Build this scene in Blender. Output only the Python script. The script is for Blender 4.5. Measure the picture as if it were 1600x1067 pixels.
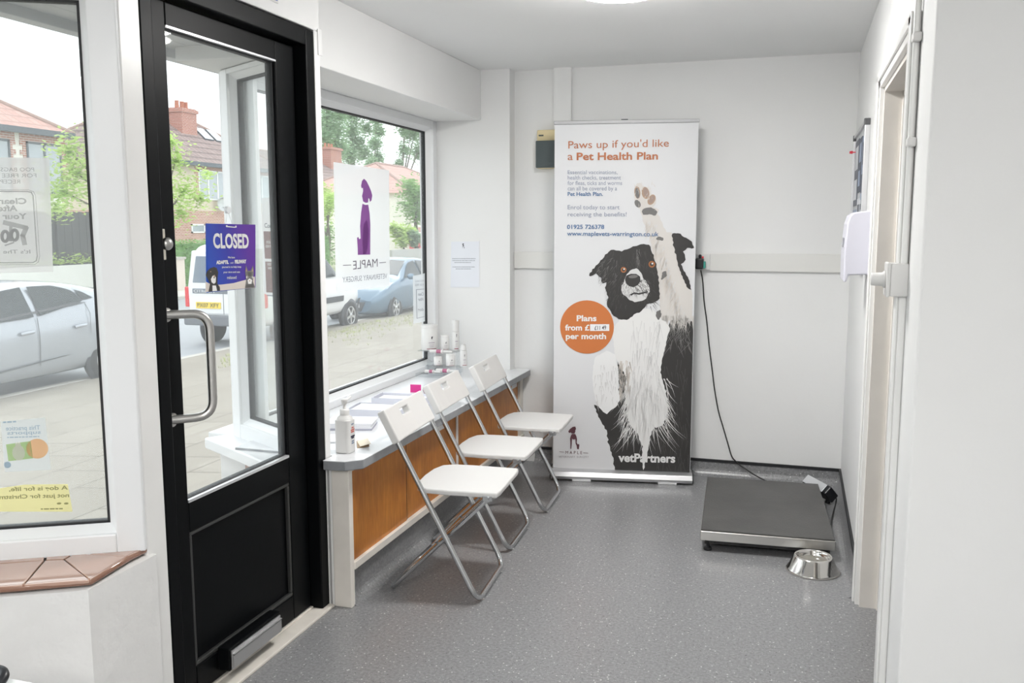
import bpy, math, random
from mathutils import Vector, Matrix, Euler
for o in list(bpy.data.objects): bpy.data.objects.remove(o)
scn = bpy.context.scene
COL = scn.collection
PI = math.pi
# ------------------------------------------------------------------ camera
FPX, YAW, PITCH, ROLL, CAMH = 1400.94, .305933, .12812, .001347, 1.5
_fw = Vector((-math.sin(YAW)*math.cos(PITCH), math.cos(YAW)*math.cos(PITCH), -math.sin(PITCH)))
_r = Vector((math.cos(YAW), math.sin(YAW), 0)); _d = _fw.cross(_r)
RIGHT = _r*math.cos(ROLL) + _d*math.sin(ROLL); DOWN = -_r*math.sin(ROLL) + _d*math.cos(ROLL); FWD = _fw
CAM = Vector((0, 0, CAMH))
cd = bpy.data.cameras.new('camera'); cam = bpy.data.objects.new('camera', cd); COL.objects.link(cam)
cd.sensor_width = 36; cd.sensor_fit = 'HORIZONTAL'; cd.lens = FPX/1600*36; cd.clip_start = .05; cd.clip_end = 400
m3 = Matrix((RIGHT, -DOWN, -FWD)).transposed()
cam.matrix_world = Matrix.Translation(CAM) @ m3.to_4x4()
scn.camera = cam
# ------------------------------------------------------------------ world / exposure
w = bpy.data.worlds.new('overcast_sky'); scn.world = w; w.use_nodes = True
nt = w.node_tree; nt.nodes.clear()
out = nt.nodes.new('ShaderNodeOutputWorld'); bg = nt.nodes.new('ShaderNodeBackground')
bg.inputs['Color'].default_value = (.93, .965, 1, 1); bg.inputs['Strength'].default_value = 2.3
nt.links.new(bg.outputs[0], out.inputs[0])
sun = bpy.data.lights.new('sun', 'SUN'); sun.energy = .5; sun.angle = math.radians(25); sun.color = (1, .96, .9)
so = bpy.data.objects.new('sun', sun); COL.objects.link(so); so.rotation_euler = Euler((math.radians(38), 0, math.radians(205)))
scn.view_settings.view_transform = 'Standard'; scn.view_settings.look = 'None'
scn.view_settings.gamma = 1; scn.view_settings.use_curve_mapping = False
scn.view_settings.exposure = 0.0
LAMP = 6.0          # watts per ceiling light

# ------------------------------------------------------------------ helpers
def ray(px, py): return RIGHT*((px-800)/FPX) + DOWN*((py-533.5)/FPX) + FWD
def at(px, py, ax, v):
    r = ray(px, py); i = 'xyz'.index(ax); return CAM + r*((v-CAM[i])/r[i])
def on(px, py, P, n):
    r = ray(px, py); return CAM + r*((Vector(P)-CAM).dot(n)/r.dot(n))
def lin(c): return c/12.92 if c <= .04045 else ((c+.055)/1.055)**2.4
def rgb(*a):
    if isinstance(a[0], str): s = a[0].lstrip('#'); a = [int(s[i:i+2], 16) for i in (0, 2, 4)]
    return tuple(lin(x/255) for x in a) + (1,)
MATS = {}
def mat(name, col, rough=.5, metal=0, noise=0, nscale=8, bump=0, bscale=60, spec=.5, emit=None, coat=0, trans=0):
    if name in MATS: return MATS[name]
    m = bpy.data.materials.new(name); m.use_nodes = True; nt = m.node_tree; b = nt.nodes['Principled BSDF']
    c = rgb(col) if isinstance(col, str) else tuple(col)
    b.inputs['Base Color'].default_value = c; b.inputs['Roughness'].default_value = rough
    b.inputs['Metallic'].default_value = metal; b.inputs['Specular IOR Level'].default_value = spec
    b.inputs['Coat Weight'].default_value = coat
    if trans: b.inputs['Transmission Weight'].default_value = trans
    if emit: b.inputs['Emission Color'].default_value = emit[0]; b.inputs['Emission Strength'].default_value = emit[1]
    tc = nt.nodes.new('ShaderNodeTexCoord')
    if noise:
        n = nt.nodes.new('ShaderNodeTexNoise'); n.inputs['Scale'].default_value = nscale; n.inputs['Detail'].default_value = 5
        nt.links.new(tc.outputs['Object'], n.inputs['Vector'])
        r = nt.nodes.new('ShaderNodeValToRGB'); r.color_ramp.elements[0].position = .3; r.color_ramp.elements[1].position = .7
        r.color_ramp.elements[0].color = tuple(x*(1-noise) for x in c[:3])+(1,)
        r.color_ramp.elements[1].color = tuple(min(1, x*(1+noise*.6)) for x in c[:3])+(1,)
        nt.links.new(n.outputs['Fac'], r.inputs[0]); nt.links.new(r.outputs[0], b.inputs['Base Color'])
    if bump:
        n = nt.nodes.new('ShaderNodeTexNoise'); n.inputs['Scale'].default_value = bscale; n.inputs['Detail'].default_value = 3
        nt.links.new(tc.outputs['Object'], n.inputs['Vector'])
        bp = nt.nodes.new('ShaderNodeBump'); bp.inputs['Strength'].default_value = bump; bp.inputs['Distance'].default_value = .01
        nt.links.new(n.outputs['Fac'], bp.inputs['Height']); nt.links.new(bp.outputs[0], b.inputs['Normal'])
    MATS[name] = m; return m
def nodes_of(m): return m.node_tree.nodes, m.node_tree.links, m.node_tree.nodes['Principled BSDF']
def film(name, col, alpha, rough=.6):
    """thin sheet or pane: part transparent, part diffuse/translucent"""
    if name in MATS: return MATS[name]
    m = bpy.data.materials.new(name); m.use_nodes = True; nt = m.node_tree; nt.nodes.clear()
    o = nt.nodes.new('ShaderNodeOutputMaterial'); t = nt.nodes.new('ShaderNodeBsdfTransparent')
    d = nt.nodes.new('ShaderNodeBsdfDiffuse'); l = nt.nodes.new('ShaderNodeBsdfTranslucent')
    c = rgb(col) if isinstance(col, str) else col
    d.inputs[0].default_value = c; l.inputs[0].default_value = c
    a = nt.nodes.new('ShaderNodeMixShader'); a.inputs[0].default_value = .5
    nt.links.new(d.outputs[0], a.inputs[1]); nt.links.new(l.outputs[0], a.inputs[2])
    b = nt.nodes.new('ShaderNodeMixShader'); b.inputs[0].default_value = alpha
    nt.links.new(t.outputs[0], b.inputs[1]); nt.links.new(a.outputs[0], b.inputs[2]); nt.links.new(b.outputs[0], o.inputs[0])
    MATS[name] = m; return m
def glassmat(name, tint, refl, haze=0):
    if name in MATS: return MATS[name]
    m = bpy.data.materials.new(name); m.use_nodes = True; nt = m.node_tree; nt.nodes.clear()
    o = nt.nodes.new('ShaderNodeOutputMaterial'); t = nt.nodes.new('ShaderNodeBsdfTransparent'); t.inputs[0].default_value = tint
    g = nt.nodes.new('ShaderNodeBsdfGlossy'); g.inputs['Roughness'].default_value = .02
    f = nt.nodes.new('ShaderNodeLayerWeight'); f.inputs['Blend'].default_value = .5
    pw = nt.nodes.new('ShaderNodeMath'); pw.operation = 'POWER'; pw.inputs[1].default_value = 5; nt.links.new(f.outputs['Facing'], pw.inputs[0])
    mu = nt.nodes.new('ShaderNodeMath'); mu.operation = 'MULTIPLY_ADD'; mu.inputs[1].default_value = .9*refl; mu.inputs[2].default_value = .035*refl
    nt.links.new(pw.outputs[0], mu.inputs[0])
    mx = nt.nodes.new('ShaderNodeMixShader'); nt.links.new(mu.outputs[0], mx.inputs[0])
    nt.links.new(t.outputs[0], mx.inputs[1]); nt.links.new(g.outputs[0], mx.inputs[2])
    last = mx
    if haze:
        d = nt.nodes.new('ShaderNodeBsdfTranslucent'); d.inputs[0].default_value = (.9, .93, .95, 1)
        h = nt.nodes.new('ShaderNodeMixShader'); h.inputs[0].default_value = haze
        nt.links.new(mx.outputs[0], h.inputs[1]); nt.links.new(d.outputs[0], h.inputs[2]); last = h
    nt.links.new(last.outputs[0], o.inputs[0]); MATS[name] = m; return m

class MB:
    def __init__(s): s.v = []; s.f = []; s.m = []; s.s = []
    def add(s, vs, fs, m=0, smooth=False):
        k = len(s.v); s.v += [Vector(p) for p in vs]
        for f in fs: s.f.append([i+k for i in f]); s.m.append(m); s.s.append(smooth)
        return s
    def hexa(s, p, m=0): return s.add(p, [(0, 3, 2, 1), (4, 5, 6, 7), (0, 1, 5, 4), (1, 2, 6, 5), (2, 3, 7, 6), (3, 0, 4, 7)], m)
    def box(s, x0, x1, y0, y1, z0, z1, m=0):
        return s.hexa([(x0, y0, z0), (x1, y0, z0), (x1, y1, z0), (x0, y1, z0), (x0, y0, z1), (x1, y0, z1), (x1, y1, z1), (x0, y1, z1)], m)
    def bar(s, O, d, n, s0, s1, t0, t1, z0, z1, m=0):
        O = Vector(O); d = Vector(d); n = Vector(n); u = Vector((0, 0, 1))
        P = lambda a, b, c: O + d*a + n*b + u*c
        return s.hexa([P(s0, t0, z0), P(s1, t0, z0), P(s1, t1, z0), P(s0, t1, z0), P(s0, t0, z1), P(s1, t0, z1), P(s1, t1, z1), P(s0, t1, z1)], m)
    def obox(s, M, sx, sy, sz, m=0):
        h = [(-1, -1, -1), (1, -1, -1), (1, 1, -1), (-1, 1, -1), (-1, -1, 1), (1, -1, 1), (1, 1, 1), (-1, 1, 1)]
        return s.hexa([M @ Vector((a*sx/2, b*sy/2, c*sz/2)) for a, b, c in h], m)
    def poly(s, pts, m=0): return s.add(pts, [tuple(range(len(pts)))], m)
    def prism(s, pts, vec, m=0):
        n = len(pts); vec = Vector(vec); pts = [Vector(p) for p in pts]
        return s.add(pts+[p+vec for p in pts], [tuple(range(n))[::-1], tuple(range(n, 2*n))]+[(i, (i+1) % n, n+(i+1) % n, n+i) for i in range(n)], m)
    def ring_sweep(s, rings, m=0, smooth=True, cap=True, closed=False):
        n = len(rings[0]); vs = [p for r in rings for p in r]; fs = []
        R = len(rings)
        for i in range(R if closed else R-1):
            for j in range(n):
                fs.append((i*n+j, i*n+(j+1) % n, ((i+1) % R)*n+(j+1) % n, ((i+1) % R)*n+j))
        s.add(vs, fs, m, smooth)
        if cap and not closed:
            s.add(rings[0], [tuple(range(n))[::-1]], m); s.add(rings[-1], [tuple(range(n))], m)
        return s
    def tube(s, path, r, seg=10, m=0, closed=False, sq=None):
        path = [Vector(p) for p in path]; rings = []; n = len(path); prev = None
        for i, p in enumerate(path):
            if closed: t = path[(i+1) % n]-path[i-1]
            else: t = path[min(i+1, n-1)]-path[max(i-1, 0)]
            t.normalize()
            if prev is None:
                a = Vector((0, 0, 1)) if abs(t.z) < .9 else Vector((1, 0, 0)); u = t.cross(a).normalized()
            else: u = (prev - t*prev.dot(t)).normalized()
            v = t.cross(u); prev = u; rr = r[i] if isinstance(r, (list, tuple)) else r
            rings.append([p+u*(math.cos(2*PI*k/seg)*rr)+v*(math.sin(2*PI*k/seg)*rr) for k in range(seg)])
        return s.ring_sweep(rings, m, True, True, closed)
    def cyl(s, p0, p1, r, seg=20, m=0, r2=None):
        return s.tube([p0, p1], [r, r if r2 is None else r2], seg, m)
    def lathe(s, prof, c=(0, 0, 0), seg=32, m=0, M=None, smooth=True):
        M = M or Matrix.Translation(Vector(c)); rings = []
        for r, z in prof: rings.append([M @ Vector((max(r, 1e-4)*math.cos(2*PI*k/seg), max(r, 1e-4)*math.sin(2*PI*k/seg), z)) for k in range(seg)])
        return s.ring_sweep(rings, m, smooth, True)
    def ell(s, c, u, v, m=0, seg=24):
        c = Vector(c); return s.poly([c+Vector(u)*math.cos(2*PI*k/seg)+Vector(v)*math.sin(2*PI*k/seg) for k in range(seg)], m)
    def ball(s, c, r, m=0, nu=16, nv=10, sc=(1, 1, 1)):
        c = Vector(c); rings = []
        for j in range(1, nv):
            a = PI*j/nv; rings.append([c+Vector((r*sc[0]*math.sin(a)*math.cos(2*PI*k/nu), r*sc[1]*math.sin(a)*math.sin(2*PI*k/nu), -r*sc[2]*math.cos(a))) for k in range(nu)])
        return s.ring_sweep(rings, m, True, True)
    def build(s, name, mats, parent=None, bevel=0, subd=0, auto=False):
        off = OFF.get(parent.name, Vector()) if parent else Vector()
        me = bpy.data.meshes.new(name); me.from_pydata([tuple(p-off) for p in s.v], [], s.f)
        for mm in (mats if isinstance(mats, (list, tuple)) else [mats]): me.materials.append(mm)
        me.polygons.foreach_set('material_index', s.m); me.polygons.foreach_set('use_smooth', s.s); me.update()
        o = bpy.data.objects.new(name, me); COL.objects.link(o)
        if parent: o.parent = parent; OFF[o.name] = off
        if bevel:
            b = o.modifiers.new('bevel', 'BEVEL'); b.width = bevel; b.segments = 2; b.limit_method = 'ANGLE'; b.angle_limit = math.radians(40)
        if subd:
            b = o.modifiers.new('subsurf', 'SUBSURF'); b.levels = subd; b.render_levels = subd
        return o
OFF = {}
def tag(o, label=None, cat=None, group=None, kind=None):
    if label: o['label'] = label
    if cat: o['category'] = cat
    if group: o['group'] = group
    if kind: o['kind'] = kind
    return o
def thing(name, label, cat, loc=(0, 0, 0), group=None, kind=None):
    o = bpy.data.objects.new(name, None); COL.objects.link(o); o.location = loc; o.empty_display_size = .1
    OFF[o.name] = Vector(loc); return tag(o, label, cat, group, kind)
def dup(root, loc, rotz=0, label=None):
    r = root.copy(); COL.objects.link(r); r.location = loc; r.rotation_euler = (0, 0, rotz)
    if label: r['label'] = label
    def rec(a, b):
        for ch in a.children:
            c = ch.copy(); COL.objects.link(c); c.parent = b; rec(ch, c)
    rec(root, r); return r
_TX = {}
def text_data(t, off=0.0):
    k = (t, off)
    if k in _TX: return _TX[k]
    cu = bpy.data.curves.new('t', 'FONT'); cu.body = t; cu.size = 1; cu.offset = off; cu.resolution_u = 3
    ob = bpy.data.objects.new('t', cu); COL.objects.link(ob); dg = bpy.context.evaluated_depsgraph_get()
    me = bpy.data.meshes.new_from_object(ob.evaluated_get(dg))
    vs = [tuple(v.co) for v in me.vertices]; fs = [tuple(p.vertices) for p in me.polygons]
    bpy.data.objects.remove(ob); bpy.data.curves.remove(cu); bpy.data.meshes.remove(me)
    _TX[k] = (vs, fs); return _TX[k]
def put_text(mb, t, P, U, V, w, h=None, m=0, off=0.0, n=None, lift=0):
    """P lower left of the ink, U/V unit vectors, w ink width, h height (cap/ink)"""
    vs, fs = text_data(t, off)
    if not vs: return
    x0 = min(v[0] for v in vs); x1 = max(v[0] for v in vs); y1 = max(v[1] for v in vs)
    sx = w/(x1-x0); sy = (h/y1) if h else sx
    P = Vector(P); U = Vector(U); V = Vector(V); L = Vector(n)*lift if n else Vector()
    mb.add([P+L+U*((v[0]-x0)*sx)+V*(v[1]*sy) for v in vs], fs, m)
def text_px(mb, t, plane, a, b, hpx, m=0, off=0.0, mirror=False):
    """a, b: left and right end of the baseline as seen; plane: (P, n)"""
    A = on(*a, *plane); B = on(*b, *plane); T = on(a[0], a[1]-hpx, *plane)
    if mirror: A, B = B, A
    U = (B-A).normalized(); V = Vector((0, 0, 1))
    put_text(mb, t, A, U, V, (B-A).length, (T-on(*a, *plane)).length, m, off)
def marks_px(mb, plane, a, b, hpx, seed=1):
    # print too small to read: word-long dashes
    r = random.Random(seed); t = 0; A = on(*a, *plane); B = on(*b, *plane); L = (B-A).length; h = (on(a[0], a[1]-hpx, *plane)-A).length; U = (B-A)/L; V = Vector((0, 0, 1))
    while t < L:
        w_ = min(L-t, h*r.uniform(1.2, 4)); mb.poly([A+U*t, A+U*(t+w_), A+U*(t+w_)+V*h, A+U*t+V*h]); t += w_+h*.6
def lift_all(mb, n, d, start=0):
    n = Vector(n)
    for i in range(start, len(mb.v)): mb.v[i] = mb.v[i]+n*d

# ------------------------------------------------------------------ materials
WALL = mat('white_wall_paint', (.80, .80, .795, 1), .55, noise=.025, nscale=1.3, bump=.06, bscale=35)
CEILM = mat('ceiling_paint', (.86, .865, .86, 1), .8, noise=.02, nscale=1)
GLOSSW = mat('white_gloss_paint', (.82, .815, .80, 1), .3, noise=.03, nscale=5, bump=.04, bscale=20)
UPVC = mat('white_upvc', (.80, .81, .82, 1), .3)
BLACKP = mat('black_gloss_paint', (.003, .0036, .0042, 1), .4, spec=.1, bump=.03, bscale=40)
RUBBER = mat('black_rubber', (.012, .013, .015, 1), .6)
STEEL = mat('brushed_steel', (.56, .55, .53, 1), .3, metal=1, bump=.02, bscale=200)
CHROME = mat('chrome_tube', (.60, .61, .62, 1), .22, metal=1)
ALU = mat('anodised_aluminium', (.62, .62, .63, 1), .38, metal=1)
PLASTW = mat('white_plastic', (.68, .672, .66, 1), .38)
PAPER = mat('white_paper', (.82, .825, .84, 1), .7)
GLASS = glassmat('clear_glass', (.97, .985, .98, 1), 1.0, .05)
GLASS_HAZE = glassmat('glare_haze_glass', (.96, .98, .97, 1), 1.0, .12)  # white veil mixed into the pane imitates glare from outdoors
GREYTEXT = mat('grey_ink', '#8a8f98', .7)
DARKTEXT = mat('dark_ink', '#2b2b33', .7)
WOOD = None
def wood():
    m = mat('orange_wood_veneer', '#a4642a', .38); N, L, b = nodes_of(m)
    tc = N.new('ShaderNodeTexCoord'); mp = N.new('ShaderNodeMapping'); mp.inputs['Scale'].default_value = (30, 30, 3)
    n = N.new('ShaderNodeTexNoise'); n.inputs['Scale'].default_value = 3; n.inputs['Detail'].default_value = 8; n.inputs['Distortion'].default_value = .6
    n2 = N.new('ShaderNodeTexNoise'); n2.inputs['Scale'].default_value = 7; n2.inputs['Detail'].default_value = 3
    r = N.new('ShaderNodeValToRGB'); r.color_ramp.elements[0].position = .3; r.color_ramp.elements[0].color = rgb('#a05d20'); r.color_ramp.elements[1].position = .72; r.color_ramp.elements[1].color = rgb('#d08a3c')
    mx = N.new('ShaderNodeMath'); mx.operation = 'ADD'; h = N.new('ShaderNodeMath'); h.operation = 'MULTIPLY'; h.inputs[1].default_value = .5
    L.new(tc.outputs['Object'], mp.inputs[0]); L.new(mp.outputs[0], n.inputs['Vector']); L.new(tc.outputs['Object'], n2.inputs['Vector'])
    L.new(n.outputs['Fac'], mx.inputs[0]); L.new(n2.outputs['Fac'], mx.inputs[1]); L.new(mx.outputs[0], h.inputs[0]); L.new(h.outputs[0], r.inputs[0]); L.new(r.outputs[0], b.inputs['Base Color'])
    return m
WOOD = wood()
def vinyl():
    m = mat('speckled_grey_vinyl', (.2, .2, .205, 1), .3, spec=.5); N, L, b = nodes_of(m)
    tc = N.new('ShaderNodeTexCoord'); prev = None
    base = N.new('ShaderNodeTexNoise'); base.inputs['Scale'].default_value = 90; base.inputs['Detail'].default_value = 3
    L.new(tc.outputs['Object'], base.inputs['Vector'])
    r = N.new('ShaderNodeValToRGB'); r.color_ramp.elements[0].position = .35; r.color_ramp.elements[0].color = (.20, .201, .207, 1); r.color_ramp.elements[1].position = .65; r.color_ramp.elements[1].color = (.285, .286, .292, 1)
    L.new(base.outputs['Fac'], r.inputs[0]); prev = r.outputs[0]
    for sc, th, pick, colr in ((55, .16, .55, (.62, .62, .62, 1)), (70, .15, .6, (.05, .05, .055, 1)), (120, .2, .5, (.42, .42, .43, 1))):
        v = N.new('ShaderNodeTexVoronoi'); v.inputs['Scale'].default_value = sc; L.new(tc.outputs['Object'], v.inputs['Vector'])
        lt = N.new('ShaderNodeMath'); lt.operation = 'LESS_THAN'; lt.inputs[1].default_value = th; L.new(v.outputs['Distance'], lt.inputs[0])
        sp = N.new('ShaderNodeSeparateColor'); L.new(v.outputs['Color'], sp.inputs[0])
        gt = N.new('ShaderNodeMath'); gt.operation = 'GREATER_THAN'; gt.inputs[1].default_value = pick; L.new(sp.outputs[0], gt.inputs[0])
        mu = N.new('ShaderNodeMath'); mu.operation = 'MULTIPLY'; L.new(lt.outputs[0], mu.inputs[0]); L.new(gt.outputs[0], mu.inputs[1])
        mx = N.new('ShaderNodeMix'); mx.data_type = 'RGBA'; mx.inputs['B'].default_value = colr
        L.new(mu.outputs[0], mx.inputs['Factor']); L.new(prev, mx.inputs['A']); prev = mx.outputs['Result']
    L.new(prev, b.inputs['Base Color']); return m
VINYL = vinyl()
def brickmat(name, c1, c2, mortar, scale=1.0, w=.22, h=.075, mort=.012, rough=.85, axis='YZ', offset=.5):
    m = mat(name, c1, rough); N, L, b = nodes_of(m)
    tc = N.new('ShaderNodeTexCoord'); sx = N.new('ShaderNodeSeparateXYZ'); cx = N.new('ShaderNodeCombineXYZ')
    L.new(tc.outputs['Object'], sx.inputs[0]); L.new(sx.outputs['XYZ'.index(axis[0])], cx.inputs[0]); L.new(sx.outputs['XYZ'.index(axis[1])], cx.inputs[1])
    t = N.new('ShaderNodeTexBrick'); t.inputs['Scale'].default_value = scale; t.inputs['Brick Width'].default_value = w; t.inputs['Row Height'].default_value = h; t.inputs['Mortar Size'].default_value = mort
    t.offset = offset
    t.inputs['Color1'].default_value = rgb(c1); t.inputs['Color2'].default_value = rgb(c2); t.inputs['Mortar'].default_value = rgb(mortar)
    L.new(cx.outputs[0], t.inputs['Vector']); L.new(t.outputs['Color'], b.inputs['Base Color']); return m
BRICK = brickmat('red_brick', '#c08a78', '#b07463', '#d8ccc4')
BRICKD = brickmat('dark_red_brick', '#9a6a5c', '#84584c', '#b8aaa2', axis='XZ')
RENDER = mat('pebbledash_render', '#d9ccba', .9, noise=.06, nscale=30)
CREAM = mat('cream_render', '#f2efe6', .9, noise=.03, nscale=10)
ROOFB = brickmat('brown_roof_tiles', '#a08d88', '#93807c', '#6f605d', w=.35, h=.3, mort=.035, axis='YZ')
ROOFR = brickmat('pinkish_roof_tiles', '#cfa89e', '#c59c92', '#a88880', w=.3, h=.25, mort=.02, axis='YZ')
PAVE = brickmat('paving_slabs', '#9d968b', '#948d82', '#6b645a', w=.9, h=.6, mort=.008, axis='YX')
ASPHALT = mat('asphalt', '#a6a9ad', .85, noise=.06, nscale=3, bump=.2, bscale=40)
KERB = mat('kerb_stone', '#bdb9b2', .85, noise=.08, nscale=5)
GRASSM = mat('dry_grass', '#a9b464', .8, noise=.3, nscale=9)
LEAFY = mat('yellow_green_leaves', '#c6dd88', .6, noise=.3, nscale=1.6)
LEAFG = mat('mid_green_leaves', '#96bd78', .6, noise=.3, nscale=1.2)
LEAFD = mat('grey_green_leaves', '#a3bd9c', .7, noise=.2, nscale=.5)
def leafmat(m):
    nt = m.node_tree; b = nt.nodes['Principled BSDF']; o = [n for n in nt.nodes if n.type == 'OUTPUT_MATERIAL'][0]
    t = nt.nodes.new('ShaderNodeBsdfTranslucent'); mx = nt.nodes.new('ShaderNodeMixShader'); mx.inputs[0].default_value = .45
    src = b.inputs['Base Color'].links[0].from_socket; nt.links.new(src, t.inputs[0])
    nt.links.new(b.outputs[0], mx.inputs[1]); nt.links.new(t.outputs[0], mx.inputs[2]); nt.links.new(mx.outputs[0], o.inputs[0]); return m
for m_ in (LEAFY, LEAFG, LEAFD): leafmat(m_)
BARK = mat('grey_bark', '#6b6258', .9, noise=.2, nscale=10)

# ================================================================== ROOM SHELL
XR, YB, ZC, XD = .293, 5.40, 2.44, -1.72
def struct(name, mb, m, **k): return tag(mb.build(name, m, **k), kind='structure')
b = MB().box(-2.26, 3.0, -3.0, YB+.05, -.06, 0); struct('floor', b, VINYL)
b = MB().box(-2.35, 3.1, -3.1, YB+.1, ZC, ZC+.08); struct('ceiling', b, CEILM)
# back wall with the shallow pier beside the window and the boxed strip behind the banner
b = MB().box(-2.255, 1.9, YB, YB+.15, 0, ZC)
b.box(-2.255, -1.687, 5.30, YB, 0, ZC); b.box(-1.43, -1.322, YB-.035, YB, 0, ZC)
struct('wall_back', b, WALL)
b = MB().box(-1.685, XR, YB-.022, YB, 1.236, 1.34); o = struct('trim_1', b, mat('trunking_pvc', (.74, .735, .71, 1), .4), bevel=.004)
tag(o, 'long white cable trunking running across the back wall behind the banner')
# right wall with its doorway
OY0, OY1, OZ = 2.762, 3.66, 2.0
b = MB().prism([(XR, 2.40, 0), (3.0, 2.40, 0), (3.0, 2.54, 0), (XR+.14, 2.54, 0), (XR+.14, OY0, 0), (XR, OY0, 0)], (0, 0, ZC))
b.box(XR, XR+.14, OY1, YB, 0, ZC); b.box(XR, XR+.14, OY0, OY1, OZ, ZC)
struct('wall_right', b, WALL, bevel=.006)
b = MB().box(1.75, 1.9, 2.54, YB, 0, ZC); struct('wall_hall', b, mat('hall_beige_paint', (.66, .60, .53, 1), .6))
b = MB().box(-2.4, 3.1, -3.15, -3.0, 0, ZC); struct('wall_front', b, WALL)
b = MB().box(3.0, 3.1, -3.0, 2.54, 0, ZC); struct('wall_side', b, WALL)
d2 = thing('door_2', 'white painted door frame of the open doorway in the right wall', 'doorway', (XR, 3.2, 0), kind='structure')
AX = XR-.02
def arch(y0, y1, flip):   # moulded architrave strip: two steps
    m_ = MB(); ya, yb = (y0, y0+(y1-y0)*.55)
    m_.box(AX, XR, y0, y1, 0, OZ+.055); m_.box(AX-.008, AX, min(ya, yb), max(ya, yb), 0, OZ+.055); return m_
arch(OY1+.062, OY1+.006, 1).build('architrave', GLOSSW, d2, bevel=.003)
arch(OY0-.10, OY0-.004, 1).build('architrave', GLOSSW, d2, bevel=.004)
m_ = MB().box(AX, XR, OY0-.10, OY1+.062, OZ+.006, OZ+.062); m_.box(AX-.008, AX, OY0-.1, OY1+.062, OZ+.03, OZ+.062); m_.build('architrave', GLOSSW, d2, bevel=.003)
JM = mat('worn_cream_gloss', (.78, .74, .69, 1), .35, noise=.05, nscale=6)
m_ = MB().box(XR-.004, XR+.145, OY1-.012, OY1+.006, 0, OZ); m_.box(XR-.004, XR+.145, OY0-.006, OY0+.012, 0, OZ); m_.box(XR-.004, XR+.145, OY0, OY1, OZ-.012, OZ+.006)
m_.build('jamb_lining', JM, d2)
m_ = MB().box(XR+.058, XR+.10, OY1-.03, OY1-.012, 0, OZ-.012); m_.box(XR+.058, XR+.10, OY0+.012, OY0+.03, 0, OZ-.012); m_.box(XR+.058, XR+.10, OY0, OY1, OZ-.03, OZ-.012)
m_.build('door_stop', JM, d2, bevel=.002)
# coved vinyl skirting with a black cap strip
def cove(name, p0, p1, n, h=.09):
    p0 = Vector(p0); p1 = Vector(p1); n = Vector(n); prof = [(0, h), (.006, h), (.006, .05)]+[(.006+.044*(1-math.cos(a)), .05-.05*math.sin(a)+.0005) for a in [PI/2*k/6 for k in range(1, 7)]]+[(0, .0005)]
    m_ = MB(); m_.ring_sweep([[p+n*a+Vector((0, 0, z)) for a, z in prof] for p in (p0, p1)], 0, True)
    for i in range(len(m_.s)): m_.s[i] = False
    o = struct(name, m_, VINYL)
    c = MB(); d = (p1-p0).normalized(); L = (p1-p0).length
    c.bar(p0, d, n, 0, L, 0, .011, h-.004, h+.012); c.build('cap_strip', RUBBER, o); return o
cove('baseboard_back', (-1.55, YB, 0), (XR, YB, 0), (0, -1, 0)); cove('baseboard_right', (XR, YB, 0), (XR, OY1+.065, 0), (-1, 0, 0))
cove('baseboard_left', (-1.655, 3.06, 0), (-1.655, 5.39, 0), (1, 0, 0), .145)
# left shop-front wall: over-door wall, slim post beside the door, bulkhead over the window
b = MB().box(-1.84, XD, 2.0, 3.075, 2.215, ZC); b.box(-1.84, XD, 3.034, 3.075, 0, 2.215)
b.box(-2.36, -1.872, 3.075, 5.30, 2.143, ZC)
b.box(-2.36, -1.80, 1.6, 2.02, 2.14, ZC); b.box(-2.36, -2.2, -3.0, 1.7, 2.14, ZC)
b.box(-2.36, -2.16, 3.25, 5.30, -.3, .56); b.box(-2.36, -2.2, -3.0, 1.75, -.3, .56)
struct('wall_left', b, WALL, bevel=.004)
b = MB().box(-1.80, XD, 2.018, 2.10, 0, 2.215); struct('trim_2', b, GLOSSW, bevel=.004)
# ---------------- canted low wall and tiled sill under the left window
c6, s6 = .5, math.sin(math.radians(60))
dL = Vector((-s6, -c6, 0)); nL = Vector((c6, -s6, 0)); PL = Vector((-1.74, 2.05, 0))
A0 = Vector((-1.705, 2.035, 0)); A1 = Vector((-1.70, 1.77, 0)); A2 = A1+dL*.75; B2 = PL+dL*.72
SK = Vector((0, 0, .575))
b = MB().prism([A0, A1, A2, B2+Vector((-.1, .05, 0)), PL+Vector((-.05, .0, 0))], SK); struct('wall_sill', b, mat('rough_white_masonry', (.77, .765, .755, 1), .75, noise=.04, nscale=4, bump=.5, bscale=18))
sl = thing('trim_3', 'terracotta tiled window sill with dark grout under the left window', 'tiled sill', (-1.9, 1.85, .58), kind='structure')
TILE = mat('terracotta_glazed_tile', '#b59382', .1, noise=.12, nscale=3, coat=1); GROUT = mat('dark_grout', '#4d4845', .9)
ZS = .577; u3 = Vector((0, 0, 1))
MB().prism([at(x, y, 'z', ZS) for x, y in ((226, 862), (141, 911), (36, 921), (-130, 935))]+[B2+u3*ZS, PL+u3*ZS], u3*.016).build('grout_bed', GROUT, sl)
ZTT = ZS+.022
def tile(px):
    q = [at(x, y, 'z', ZTT) for x, y in px]; c = sum(q, Vector())/len(q); q = [p+(c-p).normalized()*.0035 for p in q]
    MB().prism([p-u3*.010 for p in q], u3*.010).build('sill_tile', TILE, sl, bevel=.002)
tile([(36, 914.5), (70, 875), (0, 880), (-80, 886), (-130, 926)]); tile([(36, 914.5), (141, 906), (100, 873.6), (70, 875)])
tile([(141, 906), (201, 869), (136, 865), (119, 862.3), (100, 873.6)]); tile([(100, 873.6), (119, 862.3), (72, 866.6), (70, 875)])
tile([(201, 869), (226, 857), (119, 862.3), (136, 865)]); tile([(70, 875), (72, 866.6), (0, 872), (-80, 878), (-80, 886), (0, 880)])
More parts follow.
